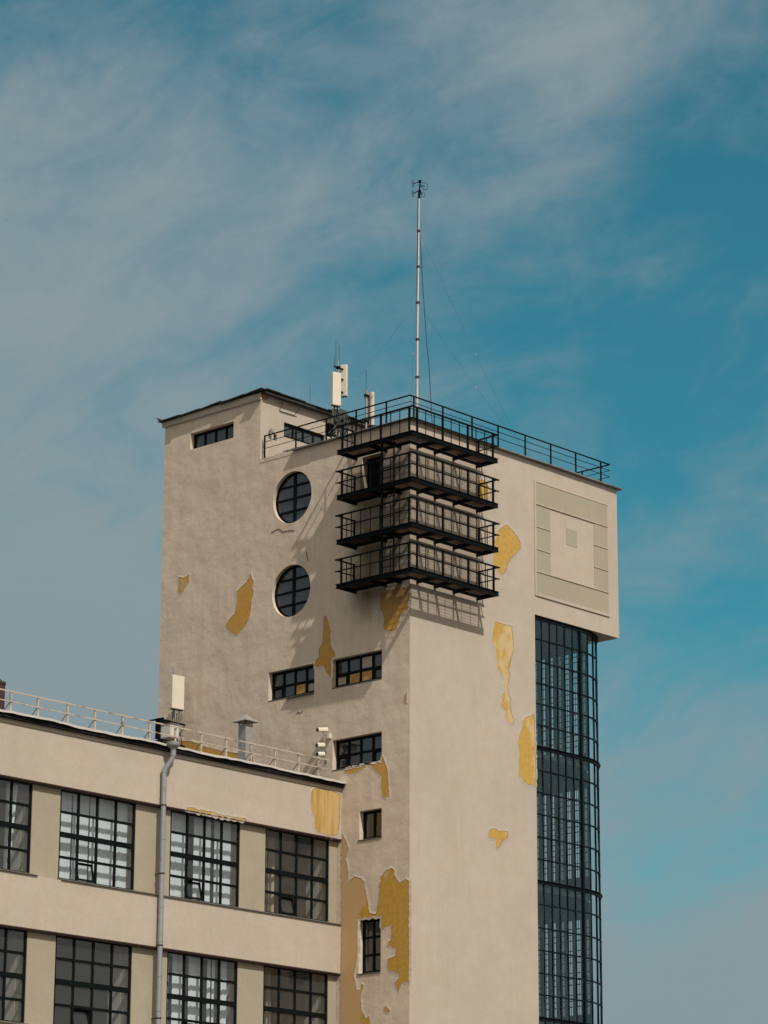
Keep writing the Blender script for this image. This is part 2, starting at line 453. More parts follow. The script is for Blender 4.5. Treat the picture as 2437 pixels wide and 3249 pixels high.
# curled corner of the sheet
cv = [(-.22, 14.0, 41.41), (-.22, 14.45, 41.62), (-.05, 14.45, 41.64), (.2, 14.0, 41.41), (-.2, 14.02, 41.36), (-.1, 14.2, 41.38)]
vs = [c.bm.verts.new(p) for p in cv]
for f in ((0, 1, 2, 3), (0, 4, 5, 1), (4, 0, 3), (5, 2, 1), (5, 4, 3, 2)): c.bm.faces.new([vs[i] for i in f])
c.build('penthouse_roof', M['roof_dark'], tower)

# windows of the tower
def tower_window(r, cols, rows, ax='x', n=0, dep=.3, extra=(), mat='glass_tower', bar=.085, fills=(), sub=()):
    a0, a1, z0, z1 = r
    A, Z = spread(a0 + .02, a1 - .02, cols), spread(z0 + .02, z1 - .02, rows)
    if rows == 2: Z[1] = z0 + (z1 - z0) * .47
    f = MB(); frame_bars(f, ax, n + dep - .085, a0 + .002, a1 - .002, z0 + .002, z1 - .002, A[1:-1], Z[1:-1], bar, .10, .08)
    for (i, j) in sub:
        frame_bars(f, ax, n + dep - .10, A[i] + .045, A[i + 1] - .045, Z[j] + .045, Z[j + 1] - .045, [], [], .05, .055, .05)
    win = f.build('window', M['frame'], tower)
    p = MB(); panes(p, ax, n + dep - .04, A, Z); p.build('pane', M[mat], win)
    for (i, j, m) in fills:
        q = MB(); q.abox(ax, A[i] + .07, A[i + 1] - .07, n + dep - .062, n + dep - .054, Z[j] + .08, Z[j + 1] - .07)
        q.build('pane_board', M[m], win)
    return win
tower_window(RW[0], 4, 1)
# columns count from low y (right in view)
tower_window(RW[1], 4, 2, fills=[(1, 0, 'board'), (0, 0, 'paper')], sub=[(0, 0), (3, 0)])
tower_window(RW[2], 4, 2, fills=[(1, 0, 'board'), (2, 0, 'board'), (3, 0, 'paper'), (1, 1, 'paper')], sub=[(0, 0), (3, 0)])
tower_window(RW[3], 4, 2, fills=[], sub=[(0, 0), (3, 0)])
tower_window(RW[4], 2, 1); tower_window(RW[5], 2, 3)
tower_window((1.39, 3.87, 39.87, 40.51), 4, 1, 'y', 8.33, .16, bar=.07)
for r in RW[1:]:
    s = MB(); s.box(-.03 if r[1] - r[0] < 1.5 else -.008, .2, r[0] + .003, r[1] + (.06 if r[1] - r[0] < 1.5 else -.003), r[2] - .045, r[2] + .002)
    if r is RW[1]: s.box(-.12, .19, 5.1, 6.6, 28.225, 28.254)
    s.build('window_sill', M['sill'], tower)
for (cy, cz, cr, d) in CIR:
    f = MB(); S = 64; n0, n1 = d - .05, d + .03
    ro, ri = cr - .002, cr - .075
    rings = [[f.bm.verts.new((n, cy + r_ * math.cos(2 * math.pi * k / S), cz + r_ * math.sin(2 * math.pi * k / S))) for k in range(S)] for n, r_ in ((n0, ro), (n0, ri), (n1, ri), (n1, ro))]
    for i in range(4):
        for k in range(S): f.bm.faces.new((rings[i][k], rings[i][(k + 1) % S], rings[(i + 1) % 4][(k + 1) % S], rings[(i + 1) % 4][k]))
    f.box(n0 + .004, n1 - .004, cy - .06 + .02, cy + .06 + .02, cz - ri, cz + ri)
    for dz in (-.53, 0, .53):
        hw = math.sqrt(ri * ri - dz * dz); f.box(n0 + .001, n1 - .001, cy - hw, cy + hw, cz + dz - .038, cz + dz + .038)
    win = f.build('round_window', M['frame'], tower)
    p = MB(); zs = [-ri, -.53, 0, .53, ri]
    for j in range(4):
        for sgn in (-1, 1):
            t, u = random.uniform(-.008, .008), random.uniform(-.008, .008)
            def pt(y, z): return (d + t * y + u * z, cy + y, cz + z)
            col = []
            steps = 10
            zz = [zs[j] + (zs[j + 1] - zs[j]) * k / steps for k in range(steps + 1)]
            edge = [pt(sgn * max(.001, math.sqrt(max(0, ri * ri - z * z))), z) for z in zz]
            for k in range(steps):
                p.face([pt(0, zz[k]), edge[k], edge[k + 1], pt(0, zz[k + 1])])
    p.build('pane', M['glass_tower'], win)

# relief on the big blank box: raised border, ring of tiles, small square
X = [7.67, 8.59, 9.53, 10.48, 11.44, 12.37]; Z = [32.94, 33.85, 34.80, 35.75, 36.72, 37.65]
t = MB()
for i in range(5):
    for j in range(5):
        if 0 < i < 4 and 0 < j < 4: continue
        t.box(X[i] + .006, X[i + 1] - .006, -.012 - random.uniform(0, .004), .02, Z[j] + .006, Z[j + 1] - .006)
rel = t.build('relief_panel', M['relief'], tower)
t = MB(); t.box(9.63, 10.33, -.011, .02, 35.40, 36.10); t.build('relief_square', M['relief'], rel)
t = MB()
t.box(7.56, 7.665, -.035, .01, 32.82, 37.70); t.box(7.668, 12.40, -.028, .01, 37.655, 37.70); t.box(7.668, 12.40, -.05, .01, 32.82, 32.935)
for z in (36.72, 33.855): t.box(7.668, 12.37, -.045, .01, z - .02, z + .022)
for z in (35.755, 34.80): t.box(7.668, 8.58, -.04, .01, z - .018, z + .018); t.box(11.44, 12.37, -.04, .01, z - .018, z + .018)
for x in X[1:5]:
    t.box(x - .007, x + .007, -.02, .01, 36.745, 37.65); t.box(x - .007, x + .007, -.02, .01, 32.94, 33.83)
t.build('relief_moulding', M['wall_smooth'], rel)

# ------------------------------------------------------------------ glazed stair bay (part of the tower)
RB = 3.15; TH = R(47); FX = 10.54; YG = .1
def bay(s):
    """plan of the glass: flat front, round corner, straight flank"""
    l0 = FX - 7.6
    if s <= l0: return Vector((7.6 + s, YG, 0)), Vector((0, -1, 0))
    s -= l0
    if s <= RB * TH:
        t = s / RB; return Vector((FX + RB * math.sin(t), YG + RB * (1 - math.cos(t)), 0)), Vector((math.sin(t), -math.cos(t), 0))
    s -= RB * TH
    p = Vector((FX + RB * math.sin(TH), YG + RB * (1 - math.cos(TH)), 0))
    return p + Vector((0, s, 0)), Vector((1, 0, 0))
ZB = []
z = 31.95
for k in range(32): ZB.append(31.95 - .9045 * k)
ZB = [31.95, 31.05, 30.13, 29.23, 28.39, 27.51, 26.59, 25.66, 24.76, 23.88, 22.96, 22.07, 21.17, 20.27, 19.34, 18.46, 17.56, 16.72, 15.79] + [15.79 - .9 * k for k in range(1, 14)]
THICK = {0, 6, 12, 18, 24, 30}
S1 = [0, .47, .98, 1.46, 1.95, 2.45, 2.94]
S2 = [2.94 + .575 * k for k in range(1, 5)]
SEND = 2.94 + RB * TH
SM = S1 + S2
ZBOT = ZB[-1]
bars = MB(); trans = MB()
def bay_bar(mb, s, wd, z0, z1, pr, back):
    p, n = bay(s); tan = Vector((-n.y, n.x, 0))
    q = [p + tan * wd / 2 + n * pr, p - tan * wd / 2 + n * pr, p - tan * wd / 2 - n * back, p + tan * wd / 2 - n * back]
    mb.prism([(v.x, v.y) for v in q], z0, z1)
for i, s in enumerate(SM):
    wd = {0: .05, 6: .09}.get(i, .036 if i % 2 == 0 else .02)
    bay_bar(bars, s, wd, ZBOT, 32.02, .03 + (.03 if i == 6 else 0), .05)
def sweep(mb, s0, s1, z0, z1, pr, back, step=.12):
    n = max(2, int((s1 - s0) / step)); ring = []
    for i in range(n + 1):
        p, nn = bay(s0 + (s1 - s0) * i / n)
        a, b = p + nn * pr, p - nn * back
        ring.append([mb.bm.verts.new((q.x, q.y, z)) for q, z in ((a, z0), (a, z1), (b, z1), (b, z0))])
    for i in range(n):
        for k in range(4): mb.bm.faces.new((ring[i][k], ring[i][(k + 1) % 4], ring[i + 1][(k + 1) % 4], ring[i + 1][k]))
    mb.bm.faces.new(ring[0]); mb.bm.faces.new(ring[-1][::-1])
for k, z in enumerate(ZB):
    if k in THICK: sweep(trans, 0, SEND, z - .085, z + .03, .045, .06); sweep(trans, 0, SEND, z + .034, z + .055, .10, .05)
    else: sweep(trans, 0, SEND, z - .024, z + .024, .034, .04)
bayf = bars.build('glass_bay', M['bay_frame'], tower)
trans.build('transom', M['bay_frame'], bayf)
for st in range(5):
    ks = [k for k in range(len(ZB)) if k in THICK]
    if st + 1 >= len(ks): break
    gp = MB(); rows = ZB[ks[st]:ks[st + 1] + 1]
    for j in range(len(rows) - 1):
        for i in range(len(SM)):
            s0 = SM[i]; s1 = SM[i + 1] if i + 1 < len(SM) else SEND
            p0, n0 = bay(s0); p1, n1 = bay(s1)
            t, u = random.uniform(-.007, .007), random.uniform(-.01, .01)
            a = p0 + n0 * (t - u); b = p1 + n1 * (-t - u); c = p1 + n1 * (-t + u); d = p0 + n0 * (t + u)
            gp.face([(a.x, a.y, rows[j + 1]), (b.x, b.y, rows[j + 1]), (c.x, c.y, rows[j]), (d.x, d.y, rows[j])])
    gp.build('glazing', M['glass_bay'], bayf)
# inside of the bay: floors, columns, rear wall, and a flank of narrow slit windows
XF = FX + RB * math.sin(TH); YF = YG + RB * (1 - math.cos(TH))
plan = [bay(SEND * i / 40)[0] - bay(SEND * i / 40)[1] * .45 for i in range(41)]
for k in (0, 6, 12, 18, 24):
    z = ZB[k]
    pts = [(max(7.57, p.x), p.y) for p in plan] + [(XF - .45, 6.4), (7.57, 6.4)]
    fl = MB(); fl.prism(pts, z - .26, z - .09) if k else fl.prism(pts, z - .1, z + .06)
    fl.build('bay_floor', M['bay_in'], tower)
iw = MB(); iw.box(7.57, XF + .02, 6.42, 6.6, 4, 32.0)
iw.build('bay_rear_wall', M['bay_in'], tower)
iw = MB()
slits = []
y = YF + .55
while y < 6.1:
    slits.append((y, y + (.27 if len(slits) % 3 else .17))); y += .435
for st in range(5):
    zt = ZB[6 * st] - (.1 if st else .0); zb = ZB[6 * st + 6] if 6 * st + 6 < len(ZB) else 5
    za, zc = zb + .75 + .25 * (st % 2), zt - .65
    if st == 0: zc = zt - .25
    prev = YF + .45
    for (a, b2) in slits + [(6.42, 6.42)]:
        iw.box(XF - .06, XF + .06, prev, a, zb, zt)
        if b2 > a:
            iw.box(XF - .055, XF + .055, a, b2, zb, za); iw.box(XF - .055, XF + .055, a, b2, zc, zt)
            for u_ in (.5,): iw.box(XF - .012, XF + .012, a + (b2 - a) * u_ - .010, a + (b2 - a) * u_ + .010, za, zc)
            q = za + .35
            while q < zc:
                iw.box(XF - .02, XF + .02, a, b2, q - .02, q + .02); q += .42 if int(q * 10) % 3 else .24
        prev = b2
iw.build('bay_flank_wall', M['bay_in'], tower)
cl = MB()
for (x, y) in ((8.3, 1.1), (9.9, 1.25)):
    cl.tube([(x, y, 4), (x, y, 31.8)], .07, 10)
for k in range(5):
    z0 = ZB[6 * k] - .2; z1 = z0 - 5.3
    for j in range(12):                                       # stair flights with railings
        t = j / 12; cl.box(7.7 + 2.2 * t, 7.7 + 2.2 * (t + 1 / 12) + .02, 5.3, 6.3, z1 + 2.65 * t, z1 + 2.65 * t + .12)
        cl.box(7.7 + 2.2 * t, 7.7 + 2.2 * (t + 1 / 12) + .02, 4.2, 5.2, z0 - 2.65 * t - .12, z0 - 2.65 * t)
    cl.tube([(7.7, 4.2, z0 + .9), (9.9, 4.2, z0 - 1.75)], .03, 6); cl.tube([(7.7, 5.3, z1 + .9), (9.9, 5.3, z1 + 3.55)], .03, 6)
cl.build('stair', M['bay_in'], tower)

# ------------------------------------------------------------------ peeled plaster
PAT = {
'L1': ('x', 0, [(12.99, 34.38), (12.73, 34.29), (12.36, 34.39), (12.37, 34.06), (12.58, 33.83), (12.85, 33.64), (13.02, 33.8), (12.96, 34.03)]),
'L2': ('x', 0, [(8.74, 33.84), (8.69, 33.64), (8.55, 33.39), (8.63, 33.14), (8.56, 33.0), (8.67, 32.62), (8.68, 32.3), (8.78, 31.93), (8.96, 31.66), (9.31, 31.43), (9.53, 31.32), (9.99, 31.63), (10.12, 31.82), (9.87, 32.11), (9.6, 32.26), (9.52, 32.57), (9.48, 32.83), (9.53, 33.13), (9.27, 33.32), (8.95, 33.46), (8.82, 33.63)]),
'L3': ('x', 0, [(4.59, 31.3), (4.45, 31.29), (4.36, 31.07), (4.2, 30.62), (4.23, 30.39), (4.19, 30.0), (4.01, 29.78), (3.96, 29.54), (4.16, 29.5), (4.17, 28.76), (4.26, 28.8), (4.44, 29.06), (4.57, 29.27), (4.83, 29.28), (5.05, 29.32), (5.02, 29.55), (4.84, 29.68), (4.84, 29.91), (4.74, 30.13), (4.64, 30.23), (4.61, 30.45), (4.58, 30.84)]),
'L4': ('x', 0, [(1.48, 31.7), (0.88, 31.75), (0.03, 31.72), (0.03, 31.22), (0.1, 30.82), (0.48, 30.62), (0.65, 30.23), (0.82, 30.09), (1.12, 30.1), (1.37, 30.27), (1.32, 30.68), (1.48, 30.97), (1.55, 31.29)]),
'L5': ('x', 0, [(2.11, 24.96), (1.42, 24.95), (1.42, 25.24), (1.32, 25.05), (1.17, 24.76), (1.1, 24.27), (1.04, 23.62), (1.24, 23.56), (1.38, 23.66), (1.45, 24.1), (1.42, 24.42), (1.64, 24.58), (1.78, 24.74)]),
'L6': ('x', 0, [(3.43, 24.92), (2.77, 24.95), (2.25, 24.93), (2.69, 24.77), (3.09, 24.72), (3.35, 24.81)]),
'L7': ('x', 0, [(3.50, 22.47), (3.29, 22.12), (3.17, 21.86), (3.14, 21.73), (3.32, 21.48), (3.2, 21.09), (3.16, 20.61), (3.13, 20.5), (2.87, 20.71), (2.47, 20.61), (2.33, 20.46), (2.22, 19.98), (2.03, 19.22), (1.71, 19.16), (1.61, 19.49), (1.54, 20.01), (1.47, 20.48), (1.22, 20.77), (0.94, 20.83), (0.76, 20.72), (0.76, 20.51), (0.48, 20.21), (0.19, 20.34), (0.02, 20.24), (0.02, 16.45), (0.32, 16.46), (0.46, 16.26), (0.53, 16.11), (0.67, 16.49), (0.5, 16.63), (0.53, 16.78), (0.71, 16.9), (0.99, 16.9), (1.1, 17.09), (1.1, 17.38), (0.68, 17.49), (0.66, 17.75), (1.1, 17.9), (1.07, 18.02), (0.91, 18.11), (0.91, 18.69), (1.21, 18.59), (1.40, 18.58), (1.40, 19.08), (2.65, 19.09), (2.66, 17.64), (2.73, 17.29), (2.84, 16.98), (2.69, 16.37), (2.48, 16.32), (2.41, 16.58), (2.32, 16.52), (2.44, 16.22), (2.47, 15.91), (2.4, 15.54), (2.18, 15.24), (2.04, 15.33), (2.0, 15.22), (2.07, 14.3), (3.52, 14.3), (3.52, 16.94), (3.50, 18.99), (3.52, 20.38), (3.53, 21.57)]),
'L8': ('x', 0, [(1.28, 15.61), (1.16, 15.63), (0.97, 15.45), (1.05, 15.36), (1.26, 15.42)]),
'L9': ('x', 0, [(0.22, 27.45), (0.14, 27.57), (0.16, 27.13), (0.24, 27.14), (0.28, 27.24)]),
'L10': ('x', 0, [(12.9, 27.43), (12.03, 27.25), (11.31, 26.98), (10.6, 26.73), (9.4, 26.42), (8.5, 26.3), (8.3, 25.6), (10.1, 25.7), (11.52, 26.0), (12.9, 26.3)]),
'R0': ('y', 0, [(4.11, 36.88), (4.32, 37.0), (4.53, 36.92), (4.81, 36.7), (4.81, 36.41), (4.52, 36.16), (4.17, 36.18), (4.04, 36.53)]),
'R1': ('y', 0, [(5.75, 35.4), (5.95, 35.4), (6.25, 35.24), (6.4, 35.13), (6.63, 34.94), (6.68, 34.61), (6.42, 34.37), (6.06, 34.08), (5.88, 33.81), (5.75, 33.51), (5.49, 33.26), (5.28, 33.37), (5.11, 33.53), (4.96, 33.66), (4.99, 33.99), (5.03, 34.39), (5.15, 34.73), (5.27, 35.07), (5.54, 35.27)]),
'R2': ('y', 0, [(5.08, 31.27), (5.29, 31.26), (5.42, 31.24), (5.59, 31.26), (5.79, 31.25), (5.89, 31.28), (6.11, 31.26), (6.14, 30.98), (6.18, 30.43), (6.17, 30.23), (6.09, 30.07), (6.01, 29.93), (5.97, 29.66), (5.87, 29.42), (5.97, 29.26), (5.86, 29.02), (5.85, 28.86), (5.78, 28.72), (5.84, 28.53), (5.97, 28.31), (5.95, 27.89), (6.03, 27.73), (6.16, 27.4), (6.11, 27.25), (5.91, 27.31), (5.71, 27.37), (5.65, 27.51), (5.69, 27.65), (5.65, 27.75), (5.4, 27.87), (5.46, 28.34), (5.6, 28.45), (5.59, 28.69), (5.63, 28.96), (5.5, 29.16), (5.33, 29.28), (5.22, 29.31), (5.14, 29.51), (5.14, 29.85), (5.08, 30.15), (4.96, 30.28), (4.88, 30.53), (4.92, 30.89), (5.02, 31.15)]),
'R3': ('y', 0, [(7.45, 27.89), (7.46, 27.47), (7.48, 26.54), (7.5, 25.62), (7.46, 24.87), (7.32, 24.97), (6.96, 24.96), (6.72, 25.04), (6.44, 25.25), (6.48, 25.93), (6.49, 26.3), (6.39, 26.51), (6.51, 26.88), (6.68, 27.2), (6.72, 27.47), (6.89, 27.66), (7.14, 27.74)]),
'R4': ('y', 0, [(4.61, 22.78), (4.68, 22.82), (4.86, 22.88), (4.95, 22.9), (5.05, 22.91), (5.16, 22.85), (5.24, 22.83), (5.35, 22.87), (5.5, 22.89), (5.74, 22.9), (5.76, 22.78), (5.75, 22.64), (5.62, 22.56), (5.41, 22.46), (5.35, 22.37), (5.3, 22.29), (5.17, 22.19), (5.07, 22.13), (5.03, 22.16), (5.03, 22.48), (4.92, 22.51), (4.66, 22.5), (4.54, 22.54), (4.58, 22.66)]),
'W1': ('y', 3.55, [(-1.61, 23.98), (-1.42, 24.05), (-0.96, 24.06), (-0.56, 24.06), (-0.1, 24.02), (-0.12, 22.95), (-0.21, 22.39), (-0.54, 22.28), (-1.06, 22.3), (-1.26, 22.32), (-1.53, 22.49), (-1.53, 22.85), (-1.7, 23.15), (-1.78, 23.5), (-1.74, 23.78)]),
'W2': ('y', 3.55, [(-8.34, 22.32), (-8.04, 22.35), (-7.8, 22.32), (-7.07, 22.33), (-6.4, 22.29), (-5.9, 22.3), (-5.53, 22.32), (-5.25, 22.32), (-5.18, 22.24), (-6.15, 22.23), (-7.37, 22.24), (-8.34, 22.24)]),
}
for k, (ax, n, pts) in PAT.items():
    if k[0] == 'W': continue
    mat = M['ochre_tan'] if k in ('L7',) else (M['ochre_left'] if k[0] == 'L' else M['ochre'])
    patch('peeled_patch', ax, n, pts, mat, M['wall_rough'] if ax == 'x' else M['wall_smooth'], wall_l if ax == 'x' else wall_r, .014 if ax == 'x' else .014)
# cracks and blisters in the render
for pts in ([(7.6, 35.28), (7.2, 35.36), (6.9, 35.22), (6.6, 35.2), (6.3, 35.12)], [(6.05, 27.52), (5.95, 27.58), (5.8, 27.56), (5.7, 27.64)], [(5.62, 34.15), (5.55, 33.9), (5.5, 33.7)]):
    cr = MB(); cr.tube([(-.004, a, z + random.uniform(-.03, .03)) for a, z in pts], .016, 5)
    cr.build('wall_crack', M['roof_dark'], wall_l)

# ------------------------------------------------------------------ wing
wing = thing('factory_wing', 'long cream factory wing with two rows of black grid windows and grey eaves', 'building', (-16, 8, 0))
XL = -34.0; YW = 3.55; YP = 3.75
bnd = MB()
bnd.box(XL, -.002, YW, 4.3, 22.2, 24.46); bnd.box(XL, -.002, YW - .045, YW - .001, 24.09, 24.155); bnd.box(XL, -.002, YW - .02, YW - .001, 24.16, 24.30)
bnd.box(XL, -.002, YW, 4.3, 17.03, 18.90); bnd.box(XL, -.002, YW, 4.3, 11.9, 13.72); bnd.box(XL, -.002, YW, 4.3, 0, 8.4)
band = bnd.build('wall_band', M['wall_wing'], wing)
for k in ('W1', 'W2'):
    patch('peeled_patch', 'y', YW, PAT[k][2], M['ochre_streak'] if k == 'W1' else M['ochre'], M['wall_wing'], band, .016)
WX = [(-3.96, -.47), (-8.90, -5.31), (-14.27, -10.63), (-19.2, -15.57), (-24.4, -20.9), (-29.5, -26.0)]
def piers_between(z0, z1):
    xs = sorted([v for p in WX for v in p]); edges = [XL] + xs + [-.02]
    for i in range(0, len(edges), 2):
        q = MB(); q.box(edges[i], edges[i + 1], YP, 4.29, z0, z1); q.build('pier', M['pier'], wing)
piers_between(18.9, 22.2); piers_between(13.72, 17.03)
q = MB(); q.box(XL, -.03, YP, 4.29, 8.4, 11.9); q.build('wall_infill', M['pier'], wing)
l = MB()
for z in (22.2, 17.03): l.box(XL, -.004, YW + .012, YP + .08, z - .05, z - .002); l.box(XL, -.003, YW - .012, YW + .008, z - .014, z + .03)
l.build('lintel', M['lintel'], wing)
for z in (18.9, 13.72):
    for (a, b2) in [(-14.3, -10.5), (-10.49, -.01), (-19.3, -15.4), (-24.5, -20.8), (-29.6, -25.9)]:
        s = MB(); v = [s.bm.verts.new(p) for p in ((a, YW - .06, z + .03), (b2, YW - .06, z + .03), (b2, YP + .1, z + .13), (a, YP + .1, z + .13), (a, YW - .06, z + .005), (b2, YW - .06, z + .005), (b2, YP + .1, z + .004), (a, YP + .1, z + .004))]
        for f in ((0, 1, 2, 3), (4, 7, 6, 5), (0, 4, 5, 1), (1, 5, 6, 2), (2, 6, 7, 3), (3, 7, 4, 0)): s.bm.faces.new([v[i] for i in f])
        s.build('window_sill', M['sill'], wing)
# shell and rooms
sh = MB()
sh.box(XL, -.02, 9.3, 9.5, 0, 24.3); sh.box(XL - .1, XL, YW, 14, 0, 24.4); sh.box(XL, -.02, 13.8, 14, 0, 24.3)
sh.build('rear_wall', M['room'], wing)
sh = MB()
for z0, z1 in ((22.5, 24.2), (17.3, 18.75), (12.2, 13.6)): sh.box(XL, -.03, 4.31, 9.29, z0, z1)
for x in (-4.6, -9.75, -14.9, -20, -25): sh.box(x - .08, x + .08, 5.4, 9.28, 12.3, 22.45)
sh.build('floor_slab', M['room'], wing)
for (a, b2) in WX:
    for z0, z1 in ((18.92, 22.19), (13.74, 17.02)):
        for (p, q) in ((b2 - .012, b2 + .3), (a - .3, a + .012)):
            rv = MB(); rv.box(p, q, 4.292, 4.95, z0, z1); rv.build('inner_reveal', M['reveal'], wing)
# windows: 4 x 4 panes with a heavy middle transom and an inward tilting hopper
def wing_window(x0, x1, z0, z1, hopper=True):
    A, Z = spread(x0 + .02, x1 - .02, 4), spread(z0 + .02, z1 - .02, 4)
    n = YP + .03
    f = MB(); frame_bars(f, 'y', n, x0 + .002, x1 - .002, z0 + .002, z1 - .002, A[1:-1], Z[1:-1], .085, .08, .08, thick=(1,))
    win = f.build('window', M['frame'], wing)
    p = MB(); panes(p, 'y', n + .04, A, Z, skip=[(1, 0)] if hopper else [], tilt=.005); p.build('pane', M['glass_room'], win)
    if hopper:
        pv = Vector((0, n + .03, Z[0] + .08)); Mx = Matrix.Translation(pv) @ Matrix.Rotation(R(-13), 4, 'X') @ Matrix.Translation(-pv)
        h = MB(); a0, a1, h0, h1 = A[1] + .05, A[2] - .05, Z[0] + .085, Z[1] - .05
        h.box(a0, a0 + .06, n + .0, n + .05, h0, h1, Mx); h.box(a1 - .06, a1, n + .0, n + .05, h0, h1, Mx)
        h.box(a0, a1, n - .002, n + .052, h0, h0 + .06, Mx); h.box(a0, a1, n - .002, n + .052, h1 - .075, h1, Mx)
        hp = h.build('hopper_sash', M['frame'], win)
        g2 = MB(); g2.face([Mx @ Vector(q) for q in ((a0 + .05, n + .025, h0 + .05), (a1 - .05, n + .025, h0 + .05), (a1 - .05, n + .025, h1 - .06), (a0 + .05, n + .025, h1 - .06))])
        g2.build('hopper_pane', M['glass_room'], win)
    return win
for i, (a, b2) in enumerate(WX):
    wing_window(a, b2, 18.95, 22.2, i != 3 and i < 4); wing_window(a, b2, 13.78, 17.03, i in (1, 2))
# roof with a wavy metal edge
rf = MB(); n = 140
top, bot, back, sof = [], [], [], []
for i in range(n + 1):
    x = XL + (0.0 - XL - .01) * i / n
    wz = .014 * math.sin(x * 1.1) + .008 * math.sin(x * 2.9 + 1) + .006 * math.sin(x * 7.3) + random.uniform(-.004, .004)
    wy = .03 * math.sin(x * 1.3) + random.uniform(-.01, .01)
    top.append(rf.bm.verts.new((x, 3.30 + wy, 24.455 + wz))); bot.append(rf.bm.verts.new((x, 3.305 + wy, 24.375 + wz * 1.4)))
    back.append(rf.bm.verts.new((x, 3.62, 24.52))); sof.append(rf.bm.verts.new((x, 3.33 + wy, 24.42 + wz)))
for i in range(n):
    rf.bm.faces.new((top[i], top[i + 1], back[i + 1], back[i])); rf.bm.faces.new((bot[i], bot[i + 1], top[i + 1], top[i])); rf.bm.faces.new((sof[i], sof[i + 1], bot[i + 1], bot[i]))
rf.build('eave_flashing', M['lip'], wing)
so = MB(); so.box(XL, -.02, 3.385, 3.548, 24.235, 24.395); so.build('soffit', M['black'], wing)
so = MB(); so.box(XL, -.02, 3.63, 13.9, 24.40, 24.50); so.build('roof', M['roof_dark'], wing)

# blinds and curtains hanging inside, each a thing of its own
def blind(x0, x1, z0, z1, label, gaps=(), ang=-20, pitch=.118, y=4.12):
    b = MB(); x = x0; rnd = random.Random(int(abs(x0) * 77 + z0 * 13))
    while x < x1:
        if not any(g0 < x < g1 for g0, g1 in gaps) and rnd.random() > .05:
            a = R(ang + rnd.uniform(-16, 12)); hw = .064
            dx, dy = hw * math.cos(a), hw * math.sin(a); sw = rnd.uniform(-.012, .012)
            b.face([(x - dx + sw, y - dy, z0), (x + dx + sw, y + dy, z0), (x + dx, y + dy, z1), (x - dx, y - dy, z1)])
            b.face([(x - dx + sw, y - dy + .004, z0), (x + dx + sw, y + dy + .004, z0), (x + dx, y + dy + .004, z1), (x - dx, y - dy + .004, z1)])
        x += pitch
    b.box(x0 - .03, x1 + .03, y - .03, y + .03, z1 + .002, z1 + .045)
    return tag(b.build('vertical_blind', M['blind']), label, 'blind', 'white blinds hung inside the wing windows')
blind(-8.8, -5.45, 19.1, 22.15, 'white gapped vertical blinds in the upper window right of the downpipe', [(-7.63, -7.38), (-6.52, -6.38)])
blind(-14.2, -10.7, 19.1, 22.15, 'white vertical blinds fully drawn in the upper window left of the downpipe', [(-13.47, -13.37), (-12.62, -12.5)])
blind(-8.8, -5.6, 13.9, 16.98, 'white blinds with wide gaps in the lower window right of the downpipe', [(-8.55, -8.3), (-7.75, -7.5), (-6.75, -6.55), (-6.1, -5.85)])
blind(-3.85, -3.5, 19.1, 22.15, 'narrow strip of white blind at the left of the upper window next to the tower')
def curtain(x0, x1, z0, z1, mat, label, y=4.6, flare=0):
    b = MB(); n = int((x1 - x0) / .025) + 2; ph = random.random() * 6; a, c = [], []
    for i in range(n + 1):
        x = x0 + (x1 - x0) * i / n; yy = y + .04 * math.sin(x * 38 + ph) + .015 * math.sin(x * 91)
        a.append(b.bm.verts.new((x, yy, z1))); c.append(b.bm.verts.new((x + flare * (x - x0), yy, z0)))
    for i in range(n): b.bm.faces.new((a[i], a[i + 1], c[i + 1], c[i]))
    return tag(b.build('curtain', mat), label, 'curtain', 'curtains hung inside the wing windows')
curtain(-2.98, -2.62, 19.1, 22.1, M['curtain'], 'narrow tan curtain hanging in the upper window next to the tower')
curtain(-3.42, -3.12, 19.1, 22.1, M['curtain'], 'broad tan curtain beside the white blind in the upper window next to the tower', y=4.9)
curtain(-2.95, -2.72, 13.9, 16.95, M['curtain'], 'narrow tan curtain in the dark lower window next to the tower')
curtain(-16.42, -15.92, 19.1, 22.1, M['blind'], 'white curtain gathered to a narrow tail in the upper window at the far left', y=4.12, flare=-.55)
curtain(-17.1, -16.2, 13.9, 16.95, M['curtain_teal'], 'teal curtain in the lower window cut by the left frame edge')

